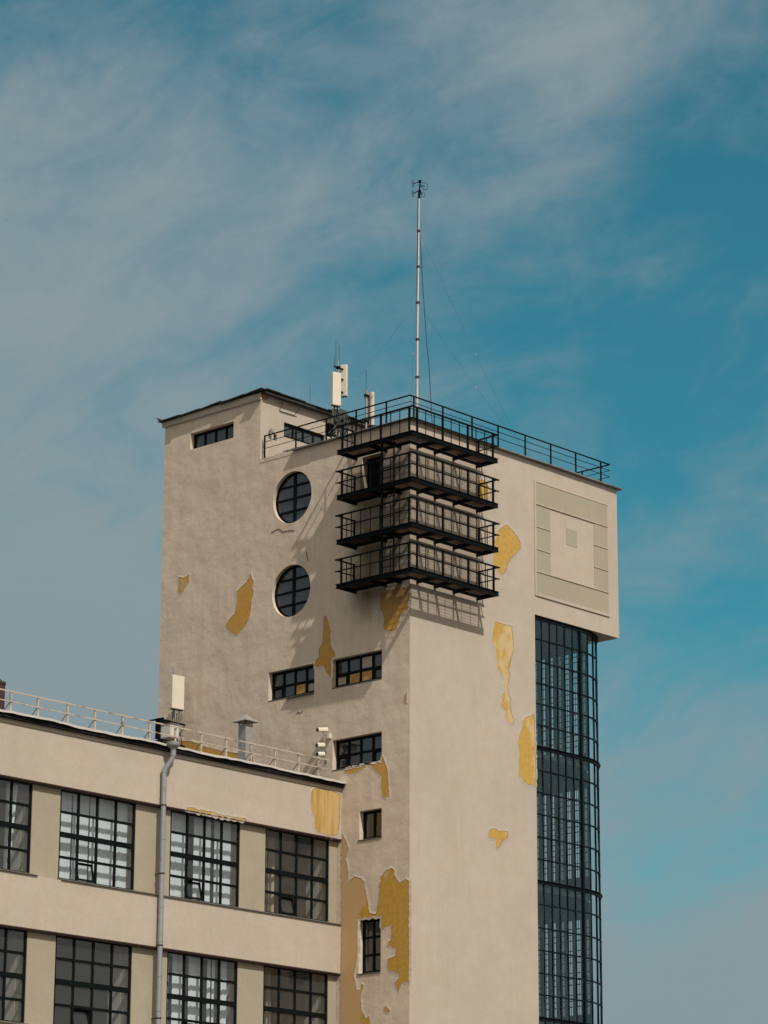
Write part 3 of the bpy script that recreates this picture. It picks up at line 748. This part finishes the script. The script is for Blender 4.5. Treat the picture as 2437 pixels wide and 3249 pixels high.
# ------------------------------------------------------------------ balconies
def mesh_part(mb, name, mat, parent): return mb.build(name, mat, parent)
BZ = [37.57, 35.70, 33.88, 32.08]
def make_balcony(z, label):
    t = thing('metal_balcony', label, 'balcony', (-.2, -.2, z - .18), 'stacked black balconies wrapped round the tower corner')
    f = MB(); h = .17; z0, z1 = z - h, z
    f.box(-1.10, -1.04, -1.10, 2.90, z0, z1); f.box(-1.039, 4.00, -1.10, -1.04, z0, z1)
    for (a, b2) in ((z0 - .004, z0 + .014), (z1 - .014, z1 + .004)):
        f.box(-1.135, -1.02, -1.135, 2.915, a, b2); f.box(-1.019, 4.015, -1.135, -1.02, a, b2)
    f.box(-1.039, -.002, 2.82, 2.90, z0, z1 - .005); f.box(3.92, 4.00, -1.039, -.002, z0, z1 - .005)
    f.box(-.24, -.18, -.18, 2.819, z0 + .03, z1 - .02); f.box(-.24, 3.919, -.24, -.181, z0 + .03, z1 - .02)
    f.build('deck_frame', M['dark_metal'], t)
    for x in (.4, 1.42, 2.55):
        q = MB(); q.box(x - .05, x + .05, -1.038, -.001, z0 + .002, z1 - .022); q.build('cross_beam', M['dark_metal'], t)
    for y in (.5, 1.25):
        q = MB(); q.box(-1.038, -.001, y - .05, y + .05, z0 + .002, z1 - .022); q.build('cross_beam', M['dark_metal'], t)
    g_ = MB(); zt, zl = z - .002, z - .030
    a = -1.0
    while a < 3.9: g_.box(a - .0035, a + .0035, -1.035, -.24, zl, zt); a += .068          # bearing bars run from edge beam to wall
    a = -.2
    while a < 2.8: g_.box(-1.035, -.24, a - .005, a + .005, zl, zt); a += .030
    a = -.96
    while a < -.26: g_.box(-1.03, 3.91, a - .003, a + .003, zt - .010, zt - .003); a += .10
    a = -.96
    while a < -.26: g_.box(a - .003, a + .003, -.235, 2.81, zt - .010, zt - .003); a += .10
    g_.build('grating', M['grate'], t)
    def post(x, y, r, nm): q = MB(); q.box(x - r, x + r, y - r, y + r, z + .004, z + .975); q.build(nm, M['dark_metal'], t)
    for x in (-.8, .7, 2.2, 3.72): post(x, -1.085, .034, 'post')
    for x in (-.3, .2, 1.2, 1.7, 2.7, 3.22): post(x, -1.085, .014, 'baluster')
    for y in (2.64, .57, -.93): post(-1.085, y, .034, 'post')
    for y in (2.12, 1.62, 1.11, .05, -.43): post(-1.085, y, .014, 'baluster')
    post(-.13, 2.86, .03, 'post'); post(3.96, -.13, .03, 'post'); post(-.55, 2.87, .014, 'baluster'); post(3.97, -.55, .014, 'baluster')
    def rail(zc, w_, h_, nm):
        q = MB(); q.box(-1.085 - w_, -1.085 + w_, -1.085 - w_, 2.97, zc - h_, zc + h_); q.box(-1.085 + w_ + .001, 4.07, -1.085 - w_, -1.085 + w_, zc - h_, zc + h_)
        q.box(-1.085 + w_ + .001, -.06, 2.85, 2.85 + 2 * w_, zc - h_ + .003, zc + h_ - .003); q.box(3.95, 3.95 + 2 * w_, -1.085 + w_ + .001, -.06, zc - h_ + .003, zc + h_ - .003)
        q.build(nm, M['dark_metal'], t)
    rail(z + 1.0, .04, .024, 'handrail'); rail(z + .53, .022, .02, 'mid_rail')
    return t
BL = ['topmost black steel balcony, just under the roof edge at the tower corner',
      'second black steel balcony from the top, in front of the dark doorway',
      'third black steel balcony from the top, level with the top of the lower round window',
      'lowest black steel balcony, casting its grid shadow on the bright wall below it']
b0 = make_balcony(BZ[0], BL[0])
for z, lb in zip(BZ[1:], BL[1:]):
    c = copy_tree(b0, None, (0, 0, z - BZ[0])); c['label'] = lb

lad = thing('ladder', 'black vertical ladder joining the stacked balconies on the shaded side of the tower', 'ladder', (-.9, .35, 32.08))
q = MB(); q.tube([(-.9, .67, 32.1), (-.9, .67, 37.42)], .05, 10); q.build('stile', M['dark_metal'], lad)
q = MB(); q.tube([(-.9, .04, 32.1), (-.9, .04, 37.42)], .032, 8); q.build('stile', M['dark_metal'], lad)
z = 32.4
while z < 37.3:
    q = MB(); q.tube([(-.9, .63, z), (-.9, .06, z)], .016, 6); q.build('rung', M['dark_metal'], lad); z += .40

# ------------------------------------------------------------------ roof railings
rr = thing('roof_railing', 'thin dark railing along the roof edge of the tower', 'railing', (.1, .1, 38.55))
ZT = 39.56
def rl(pts, r, nm, mat='dark_metal', par=rr): q = MB(); q.tube(pts, r, 6); q.build(nm, M[mat], par)
PTH = [(.1, 8.2), (.1, .1), (12.74, .1), (12.74, 7.5)]
for zc, r in ((ZT, .03), (39.30, .014), (39.02, .014)):
    for i in range(3):
        a, b2 = PTH[i], PTH[i + 1]
        rl([(a[0], a[1], zc), (b2[0], b2[1], zc)], r, 'handrail' if zc == ZT else 'mid_rail')
for (x, y) in [(.1, v) for v in (8.16, 6.37, 4.66, 3.01, 1.37)] + [(v, .1) for v in (.32, 2.05, 3.83, 5.45, 7.16, 8.81, 10.45, 12.13)] + [(12.74, v) for v in (1.6, 3.3, 5.0, 6.7)]:
    q = MB(); q.box(x - .025, x + .025, y - .025, y + .025, 38.47, ZT - .02); q.build('post', M['dark_metal'], rr)
wr = thing('roof_railing', 'cream painted rusty railing along the eave of the low wing', 'railing', (-9, 3.42, 24.45))
for zc, r in ((25.19, .024), (24.83, .019)):
    q = MB(); x = -30
    q.box(-30, -.87, 3.42 - r * .5, 3.42 + r * .5, zc - r, zc + r); q.build('handrail' if zc > 25 else 'mid_rail', M['cream_metal'], wr)
for x in (-29.6, -28.2, -26.8, -25.4, -24, -22.6, -21.2, -19.8, -18.4, -16.98, -15.72, -14.33, -13.02, -11.68, -10.33, -9.03, -7.7, -6.41, -5.1, -3.8, -2.52, -1.43):
    q = MB(); q.box(x - .036, x + .036, 3.438, 3.50, 24.44, 25.155); q.build('post', M['cream_metal'], wr)
    q = MB(); q.tube([(x - .02, 3.50, 24.82), (x - .05, 3.80, 24.5)], .014, 5); q.build('brace', M['rust'], wr)

# ------------------------------------------------------------------ mast with dipoles and stays
ms = thing('antenna_mast', 'tall thin jointed antenna mast rising from the tower corner', 'mast', (1.08, .6, 38.46))
ZC = [38.46, 40.66, 42.26, 43.83, 45.38, 46.93, 48.42]; XC = [1.065, 1.08, 1.09, 1.11, 1.14, 1.16, 1.18]; RC = [.058, .054, .05, .046, .04, .034]
for i in range(6):
    q = MB(); q.tube([(XC[i], .6, ZC[i]), (XC[i + 1], .6, ZC[i + 1])], [RC[i], RC[i] * .97], 10); q.build('mast_section', M['mast'], ms, smooth=True)
for i in range(1, 6):
    q = MB(); q.tube([(XC[i], .6, ZC[i] - .04), (XC[i], .6, ZC[i] + .04)], RC[i - 1] + .03, 10); q.box(XC[i] - .10, XC[i] + .10, .585, .615, ZC[i] - .015, ZC[i] + .015); q.build('collar', M['rust'], ms)
q = MB(); q.tube([(1.07, .68, 38.5), (1.09, .66, 42), (1.13, .65, 46), (1.15, .64, 48.4)], .013, 5)
pc = [(1.18, .6, 47.2), (1.30, .6, 46.1), (1.40, .6, 44.7), (1.55, .6, 43.2), (1.66, .6, 42.1), (1.77, .6, 41.5), (1.87, .6, 40.2), (1.98, .6, 38.9)]
q.tube(pc, .016, 5); q.build('feed_cable', M['cable'], ms)
hd = MB(); hd.tube([(1.18, .6, 48.35), (1.19, .6, 48.62)], .05, 8); hd.tube([(1.20, .6, 48.6), (1.235, .6, 49.12)], .03, 8); hd.box(1.19, 1.28, .56, .65, 49.05, 49.16)
hd.box(1.17, 1.26, .56, .65, 48.62, 48.72)
hb = hd.build('dipole_head', M['dark_metal'], ms)
def loop(c, ax1, hw, hh, start):
    q = MB(); q.tube([start, tuple(c)], .018, 6)
    pts = []
    for k in range(24):
        t = 2 * math.pi * k / 24; cs, sn = math.cos(t), math.sin(t)
        pts.append(Vector(c) + Vector(ax1) * hw * math.copysign(abs(cs) ** .8, cs) + Vector((0, 0, hh * math.copysign(abs(sn) ** .8, sn))))
    q.tube(pts, .010, 6, closed=True); q.build('dipole_loop', M['dark_metal'], hb)
rt = Vector((.67, -.74, 0)); fw = Vector((.74, .67, 0))
for zc, s0 in ((48.98, 49.1), (48.56, 48.72)):
    c = Vector((1.2, .6, zc)) - rt * .27
    loop(c, (rt * .6 + fw * .8).normalized() * .55, .085, .145, (1.22, .6, s0))
loop(Vector((1.23, .6, 48.90)) + rt * .20, (rt * .9 + fw * .3).normalized(), .12, .15, (1.23, .6, 48.9))
loop(Vector((1.22, .6, 48.53)) + rt * .13, (rt * .9 + fw * .3).normalized(), .085, .105, (1.22, .6, 48.62))
for a, b2 in (((1.11, .6, 43.83), (.6, 7.6, 38.6)), ((1.11, .6, 43.83), (9.5, 1.0, 38.55)), ((1.16, .6, 46.93), (10.8, 2.2, 38.55)), ((1.16, .6, 46.93), (7.0, 6.5, 38.55))):
    q = MB(); A_, B_ = Vector(a), Vector(b2); q.tube([A_.lerp(B_, t) - Vector((0, 0, .25 * math.sin(math.pi * t))) for t in (0, .2, .4, .6, .8, 1)], .003, 4); q.build('stay_wire', M['cable'], ms)
    q = MB(); p = A_.lerp(B_, .45) - Vector((0, 0, .25 * math.sin(math.pi * .45))); q.tube([p - (B_ - A_).normalized() * .06, p + (B_ - A_).normalized() * .06], .018, 6); q.build('insulator', M['connector'], ms)

# ------------------------------------------------------------------ panel antennas
def panel(name, label, cx, cy, z0, z1, wx, dy, rot=0, cables=True, group='cream panel antennas on the roofs'):
    t = thing(name, label, 'antenna', (cx, cy, z0), group)
    Mx = Matrix.Translation((cx, cy, 0)) @ Matrix.Rotation(R(rot), 4, 'Z')
    q = MB(); q.box(-wx / 2, wx / 2, -dy / 2, dy / 2, z0, z1, Mx); q.build('panel_body', M['antenna'], t, bevel=.02)
    q = MB(); q.box(-wx / 2 + .02, wx / 2 - .02, -dy / 2 + .02, dy / 2 - .02, z0 - .03, z0 - .002, Mx); q.build('base_plate', M['roof_dark'], t)
    if cables:
        for k in range(5):
            x = -wx / 2 + .06 + k * (wx - .12) / 4
            q = MB(); q.tube([Mx @ Vector((x, 0, z0 - .035)), Mx @ Vector((x, 0, z0 - .14))], .022, 6); q.build('connector', M['connector'] if k % 2 == 0 else M['cable'], t)
            q = MB(); q.tube([Mx @ Vector((x, 0, z0 - .14)), Mx @ Vector((x * .9 + .03, .03, z0 - .4)), Mx @ Vector((x * .2, .08, z0 - .75)), Mx @ Vector((x * .5, .1, z0 - 1.3))], .017, 5); q.build('cable', M['cable'], t)
    for zz in (z0 + .18, z1 - .22):
        q = MB(); q.box(-.03, .03, dy / 2 + .002, dy / 2 + .16, zz - .03, zz + .03, Mx); q.build('bracket', M['zinc'], t)
    return t
panel('panel_antenna', 'wide cream panel antenna, left of the pair, above the tower roof railing', .42, 4.45, 40.14, 41.55, .40, .18, -14)
panel('panel_antenna', 'slim cream panel antenna, right of the pair, above the tower roof railing', 1.22, 4.75, 40.80, 42.16, .13, .28, 20, False)
panel('panel_antenna', 'short slim cream panel antenna standing alone between pair and mast', 2.42, 4.35, 39.75, 41.18, .13, .26, 25, False)
pl = thing('antenna_pole', 'thin pole with whips and cable clutter between the paired roof antennas', 'pole', (.88, 4.75, 38.46))
q = MB(); q.tube([(.86, 4.75, 38.46), (.86, 4.75, 42.25)], .032, 8); q.build('pole', M['zinc'], pl)
for (x, y, z0, z1) in ((.56, 4.6, 41.5, 43.0), (.92, 4.75, 42.2, 42.95), (.46, 4.6, 41.5, 42.35)):
    q = MB(); q.tube([(x, y, z0), (x, y, z1)], .009, 5); q.build('whip', M['cable'], pl)
for z in (40.95, 41.5, 41.95):
    q = MB(); q.box(.62, 1.16, 4.73, 4.78, z - .03, z + .03); q.box(.80, .92, 4.68, 4.82, z - .055, z + .055); q.build('clamp', M['dark_metal'], pl)
rnd = random.Random(5)
for k in range(22):
    x0 = rnd.uniform(.3, 1.1); q = MB()
    q.tube([(x0, 4.5, 40.1), (x0 + rnd.uniform(-.2, .2), 4.45, 39.7), (x0 + rnd.uniform(-.3, .3), 4.4, 39.3), (x0 + rnd.uniform(-.3, .3), 4.5, 38.9), (x0 + rnd.uniform(-.2, .3), 4.55, 38.5)], .022, 5); q.build('cable', M['cable'], pl)
for (x, z0, z1, wd) in ((.72, 39.35, 40.05, .26), (1.08, 39.45, 40.1, .14), (.35, 38.9, 39.4, .3)):
    q = MB(); q.box(x - wd / 2, x + wd / 2, 4.62, 4.82, z0, z1); q.build('radio_unit', M['cabinet'] if x == .72 else M['dark_metal'], pl)
cp = thing('antenna_pole', 'pole with a tall whip beside the lone slim roof antenna', 'pole', (2.22, 4.4, 38.46))
q = MB(); q.tube([(2.2, 4.42, 38.46), (2.2, 4.42, 41.25)], .045, 8); q.build('pole', M['zinc'], cp)
q = MB(); q.tube([(2.17, 4.4, 39.0), (2.17, 4.4, 42.1)], .010, 5); q.build('whip', M['cable'], cp)
q = MB(); q.tube([(2.31, 4.36, 38.6), (2.31, 4.36, 40.95)], .018, 5); q.build('cable', M['cable'], cp)
for z in (39.9, 41.0):
    q = MB(); q.box(2.1, 2.44, 4.37, 4.46, z - .05, z + .05); q.build('clamp', M['dark_metal'], cp)
q = MB(); q.tube([(3.0, 8.4, 41.5), (3.0, 8.4, 42.55)], .008, 5)
tag(q.build('whip_antenna', M['cable']), 'lone thin whip standing on the penthouse roof', 'antenna')
# antenna by the wing roof, close to the tower face
panel('panel_antenna', 'wide cream panel antenna above the wing roof, left of the tower face', -.66, 12.25, 28.52, 29.92, .62, .2, -6, True)
ap = thing('antenna_pole', 'pole and steel frame carrying the cream antenna over the wing roof', 'pole', (-.6, 12.45, 24.5))
q = MB(); q.tube([(-.62, 12.47, 24.5), (-.62, 12.47, 30.28)], .05, 8); q.build('pole', M['zinc'], ap)
for z in (28.0, 27.1):
    q = MB(); q.box(-1.55, -.002, 12.40, 12.46, z - .03, z + .03); q.box(-1.55, -1.49, 12.1, 13.1, z - .028, z + .028); q.build('bracket_arm', M['dark_metal'], ap)
for k in range(6):
    q = MB(); x0 = -.85 + k * .09
    q.tube([(x0, 12.3, 27.6), (x0 + rnd.uniform(-.1, .15), 12.3, 27.2), (x0 + rnd.uniform(-.1, .2), 12.35, 26.7), (x0 + rnd.uniform(-.1, .1), 12.4, 26.2)], .022, 5); q.build('cable', M['cable'], ap)
eb = thing('equipment_box', 'pale grey equipment box on a frame below the wing antenna', 'box', (-1.2, 12.0, 27.2))
q = MB(); q.box(-1.40, -.92, 11.82, 12.38, 27.2, 27.75); q.build('box_body', M['cabinet'], eb, bevel=.012)
q = MB(); q.box(-1.36, -.96, 11.80, 11.818, 27.25, 27.70); q.build('box_door', M['cabinet'], eb)
q = MB(); q.box(-1.42, -.90, 11.78, 12.40, 27.752, 27.775); q.build('lid', M['zinc'], eb)
q = MB(); q.box(-1.5, -.8, 12.39, 12.60, 27.2, 28.05); q.build('rear_tray', M['dark_metal'], eb)

# ------------------------------------------------------------------ downpipe
dp = thing('downpipe', 'grey metal downpipe with a funnel head running down the wing wall', 'drainpipe', (-9.58, 3.4, 0))
q = MB(); q.tube([(-9.40, 3.17, 24.02), (-9.40, 3.17, 24.30), (-9.40, 3.17, 24.38), (-9.40, 3.17, 24.40), (-9.40, 3.17, 24.53)], [.105, .115, .235, .25, .25], 20); q.build('funnel', M['pipe_grey'], dp, smooth=True)
q = MB(); q.tube([(-9.40, 3.17, 24.05), (-9.42, 3.19, 23.92), (-9.60, 3.38, 23.52), (-9.61, 3.40, 23.36)], .095, 14); q.build('offset_bend', M['pipe_grey'], dp, smooth=True)
z = 23.46
while z > 0:
    q = MB(); q.tube([(-9.61, 3.40, max(0, z - 1.24)), (-9.61, 3.40, z)], [.10, .098], 14); q.build('pipe_section', M['pipe_grey'], dp, smooth=True)
    q = MB(); q.tube([(-9.61, 3.40, z - .05), (-9.61, 3.40, z + .005)], .108, 14); q.build('joint', M['pipe_grey'], dp)
    z -= 1.24
for z in (22.2, 19.7, 17.1, 14.5, 11):
    q = MB(); q.tube([(-9.61, 3.40, z - .02), (-9.61, 3.40, z + .02)], .118, 14); q.box(-9.63, -9.59, 3.48, 3.74, z - .015, z + .015); q.build('pipe_clip', M['rust'], dp)

# ------------------------------------------------------------------ vent, stack
vt = thing('vent_duct', 'square grey sheet metal vent duct with a pyramid cap on the wing roof', 'vent', (-2.88, 6.2, 24.5))
q = MB(); q.box(-2.86, -2.48, 6.0, 6.42, 24.5, 26.68); q.build('duct', M['zinc'], vt, bevel=.006)
q = MB()
for (x, y) in ((-2.84, 6.03), (-2.5, 6.03), (-2.84, 6.39), (-2.5, 6.39)): q.box(x - .014, x + .014, y - .014, y + .014, 26.6, 26.80)
q.build('cap_leg', M['roof_dark'], vt)
q = MB(); base = [(-3.03, 5.83), (-2.31, 5.83), (-2.31, 6.59), (-3.03, 6.59)]
lo = [q.bm.verts.new((x, y, 26.79)) for x, y in base]; md = [q.bm.verts.new((x, y, 26.815)) for x, y in base]; ap_ = q.bm.verts.new((-2.67, 6.21, 27.10))
q.bm.faces.new(lo)
for i in range(4):
    q.bm.faces.new((lo[i], lo[(i + 1) % 4], md[(i + 1) % 4], md[i])); q.bm.faces.new((md[i], md[(i + 1) % 4], ap_))
q.build('cap', M['zinc'], vt)
st = thing('smoke_stack', 'rusty dark tube chimney behind the railing at the far left', 'chimney', (-15.36, 6, 24.5))
q = MB(); q.tube([(-15.37, 6, 24.5), (-15.37, 6, 26.17)], .20, 16); q.build('tube', M['rust'], st, smooth=True)
q = MB(); q.tube([(-15.37, 6, 26.1), (-15.37, 6, 26.19)], .225, 16); q.build('rim', M['rust'], st)
q = MB(); q.tube([(-15.36, 6, 26.19), (-15.36, 6, 26.24), (-15.36, 6, 26.31)], [.10, .08, .03], 10); q.build('cowl', M['rust'], st)

# ------------------------------------------------------------------ security cameras and small fittings on the tower face
def camera_unit(label, y, z, L_=.42, arm=True):
    t = thing('security_camera', label, 'camera', (-.002, y, z), 'security cameras on the tower face')
    Mx = Matrix.Translation((-.30, y + .02, z)) @ Matrix.Rotation(R(165), 4, 'Z') @ Matrix.Rotation(R(8), 4, 'Y')
    q = MB(); n = 9
    # half-round housing hood
    for s_ in (0,):
        prof = [(.105 * math.cos(math.pi * k / n), .085 * math.sin(math.pi * k / n) + .02) for k in range(n + 1)] + [(-.105, -.05), (.105, -.05)]
        a = [q.bm.verts.new(Mx @ Vector((-L_ / 2, p[0], p[1]))) for p in prof]; b2 = [q.bm.verts.new(Mx @ Vector((L_ / 2, p[0], p[1]))) for p in prof]
        q.bm.faces.new(a); q.bm.faces.new(b2[::-1]); m = len(prof)
        for k in range(m): q.bm.faces.new((a[k], a[(k + 1) % m], b2[(k + 1) % m], b2[k]))
    q.build('housing', M['antenna'], t)
    q = MB(); q.box(L_ / 2 - .004, L_ / 2 + .006, -.085, .085, -.045, .075, Mx); q.build('lens_front', M['lens'], t)
    q = MB(); q.tube([(-.26, y, z - .05), (-.25, y - .01, z - .17), (-.002, y - .01, z - .20)], .022, 6); q.box(-.03, -.001, y - .06, y + .04, z - .27, z - .14); q.build('arm', M['zinc'], t)
    return t
camera_unit('cream security camera on the tower face, topmost of three beside the small window', 4.32, 26.60, .44)
camera_unit('cream security camera on the tower face, middle of three beside the small window', 4.42, 26.00, .32)
camera_unit('cream security camera on the tower face, lowest of three, just over the railing end', 4.40, 25.64, .30)
jb = MB(); jb.box(-.14, -.001, 4.12, 4.26, 26.28, 26.48); tag(jb.build('junction_box', M['cabinet']), 'small grey junction box under the topmost security camera', 'box')
wl = thing('flood_lamp', 'small tilted flood lamp on the penthouse wall by the railing end', 'lamp', (.52, 8.3, 39.85))
q = MB(); q.box(.44, .60, 8.12, 8.22, 39.82, 39.96); q.build('lamp_head', M['zinc'], wl)
q = MB(); q.box(.50, .54, 8.221, 8.329, 39.86, 39.92); q.build('bracket', M['dark_metal'], wl)
br = thing('wall_bracket', 'rusty empty metal frame fixed high on the penthouse wall', 'bracket', (1.5, 8.3, 40.9))
q = MB(); q.tube([(1.05, 8.05, 41.22), (2.05, 8.05, 41.24)], .022, 6); q.tube([(1.05, 8.05, 41.22), (1.1, 8.32, 40.93), (1.98, 8.32, 40.93), (2.05, 8.05, 41.24)], .014, 6); q.tube([(1.0, 8.33, 41.25), (1.05, 8.05, 41.22)], .014, 6)
q.build('frame', M['rust'], br)
hb_ = MB(); hb_.box(.3, 1.9, 6.3, 7.3, 38.47, 38.78); tag(hb_.build('roof_hatch', M['zinc']), 'low grey metal hatch on the tower roof behind the railing', 'hatch')

# ------------------------------------------------------------------ world: clear sky with thin cirrus
wd = bpy.data.worlds.new('World'); scene.world = wd; wd.use_nodes = True
nt = wd.node_tree; N, L = nt.nodes, nt.links
bg = N['Background']
sky = N.new('ShaderNodeTexSky'); sky.sky_type = 'NISHITA'; sky.sun_disc = False
sky.sun_elevation = math.asin(SUN.z); sky.sun_rotation = math.atan2(SUN.x, SUN.y)
sky.air_density = 1.0; sky.dust_density = .6; sky.ozone_density = 1.5
tc = N.new('ShaderNodeTexCoord').outputs['Generated']
def wnoise(scale, rot, stretch, detail, rough, dist=0, loc=(0, 0, 0)):
    m1 = N.new('ShaderNodeMapping'); m1.inputs['Rotation'].default_value = rot; L.new(tc, m1.inputs['Vector'])
    m2 = N.new('ShaderNodeMapping'); m2.inputs['Scale'].default_value = stretch; m2.inputs['Location'].default_value = loc; L.new(m1.outputs[0], m2.inputs['Vector'])
    n = N.new('ShaderNodeTexNoise'); n.inputs['Scale'].default_value = scale; n.inputs['Detail'].default_value = detail; n.inputs['Roughness'].default_value = rough; n.inputs['Distortion'].default_value = dist
    L.new(m2.outputs[0], n.inputs['Vector']); return n.outputs['Fac']
STRENGTH = .08
def wm(op, a, b_=None, c_=None, clamp=False):
    k = N.new('ShaderNodeMath'); k.operation = op; k.use_clamp = clamp
    for i_, v in enumerate((a, b_, c_)):
        if v is None: continue
        if isinstance(v, (int, float)): k.inputs[i_].default_value = v
        else: L.new(v, k.inputs[i_])
    return k.outputs[0]
def wdot(v):
    d_ = N.new('ShaderNodeVectorMath'); d_.operation = 'DOT_PRODUCT'; d_.inputs[1].default_value = v; L.new(tc, d_.inputs[0]); return d_.outputs['Value']
base = mix(nt, 1.0, sky.outputs[0], (.27, .96, .83), 'MULTIPLY')
c1 = wnoise(6.5, (0, R(30), R(-47)), (.8, .8, 1.6), 5, .5, .4, (3.1, 1.2, .4))
c2 = wnoise(22, (0, R(34), R(-47)), (.75, .75, 1.6), 8, .62, .5)
c3 = wnoise(150, (0, 0, 0), (1, 1, 1), 4, .7)
east = wdot((.672, -.741, 0)); elev = wdot((0, 0, 1)); sunny = wdot(tuple(SUN))
# thin cirrus: thicker towards the north-west, hazier towards the horizon; unseen cloud added round the sun
def sstep(v, a, b_):
    k = N.new('ShaderNodeMapRange'); k.interpolation_type = 'SMOOTHSTEP'; L.new(v, k.inputs[0]); k.inputs[1].default_value = a; k.inputs[2].default_value = b_; return k.outputs[0]
den = wm('MULTIPLY_ADD', c1, 1.9, -.95 - .50 - .06 + .23)
den = wm('MULTIPLY_ADD', c2, 1.0, den)
den = wm('MULTIPLY_ADD', c3, .16, den)
den = wm('MULTIPLY_ADD', wm('MAXIMUM', wm('MINIMUM', east, .075), -.14), -2.5, den)
den = wm('MULTIPLY_ADD', wm('MAXIMUM', wm('SUBTRACT', .315, elev), 0.0), 4.9, den)
den = wm('MULTIPLY_ADD', wm('MAXIMUM', sunny, 0.0), .9, den)
# one broad wisp high in the east with a crisp trailing edge
rim_ = wm('SUBTRACT', wm('MULTIPLY_ADD', wm('SUBTRACT', elev, .388), .75, .078), wm('MULTIPLY_ADD', c2, .03, east))
den = wm('MULTIPLY_ADD', wm('MULTIPLY', wm('MULTIPLY', sstep(rim_, -.022, .004), sstep(elev, .345, .41)), sstep(east, -.06, .05)), .22, den)
cov = ramp(nt, den, [(-.0, 0.0), (1.0, .97)])
cov_n = cov.node; cov_n.color_ramp.interpolation = 'EASE'
fill_glow = wm('POWER', wm('MULTIPLY_ADD', sunny, .5, .5, True), 3.0)
cloud_col = mix(nt, fill_glow, (2.78, 3.62, 3.95), (12.2, 10.6, 9.2))  # bright warm cloud out of view, added to fill the shadows
fin = mix(nt, cov, base, cloud_col)
L.new(fin, bg.inputs['Color'])
bg.inputs['Strength'].default_value = STRENGTH

# ------------------------------------------------------------------ sun
sd = bpy.data.lights.new('sun', 'SUN'); sd.energy = 3.9; sd.angle = R(.55); sd.color = (1, .97, .89)
so_ = bpy.data.objects.new('sun', sd); COL.objects.link(so_)
so_.rotation_euler = SUN.to_track_quat('Z', 'Y').to_euler(); so_.location = (-30, -60, 90)

# ------------------------------------------------------------------ camera
yaw, pitch, roll, f = 8.27841465e-01, 2.80355607e-01, 4.07355273e-03, 9731.163
fwd = Vector((math.sin(yaw) * math.cos(pitch), math.cos(yaw) * math.cos(pitch), math.sin(pitch)))
rgt = Vector((math.cos(yaw), -math.sin(yaw), 0)); upv = rgt.cross(fwd)
r2 = rgt * math.cos(roll) + upv * math.sin(roll); u2 = -rgt * math.sin(roll) + upv * math.cos(roll)
cd = bpy.data.cameras.new('camera'); cam = bpy.data.objects.new('camera', cd); COL.objects.link(cam)
cam.matrix_world = Matrix(((r2.x, u2.x, -fwd.x, -85.38), (r2.y, u2.y, -fwd.y, -77.04), (r2.z, u2.z, -fwd.z, 1.6), (0, 0, 0, 1)))
cd.sensor_width = 36; cd.sensor_fit = 'AUTO'; cd.lens = f / 3249 * 36; cd.clip_start = .5; cd.clip_end = 6000
scene.camera = cam
scene.view_settings.view_transform = 'Standard'; scene.view_settings.look = 'None'
scene.view_settings.exposure = .05; scene.view_settings.gamma = 1.0
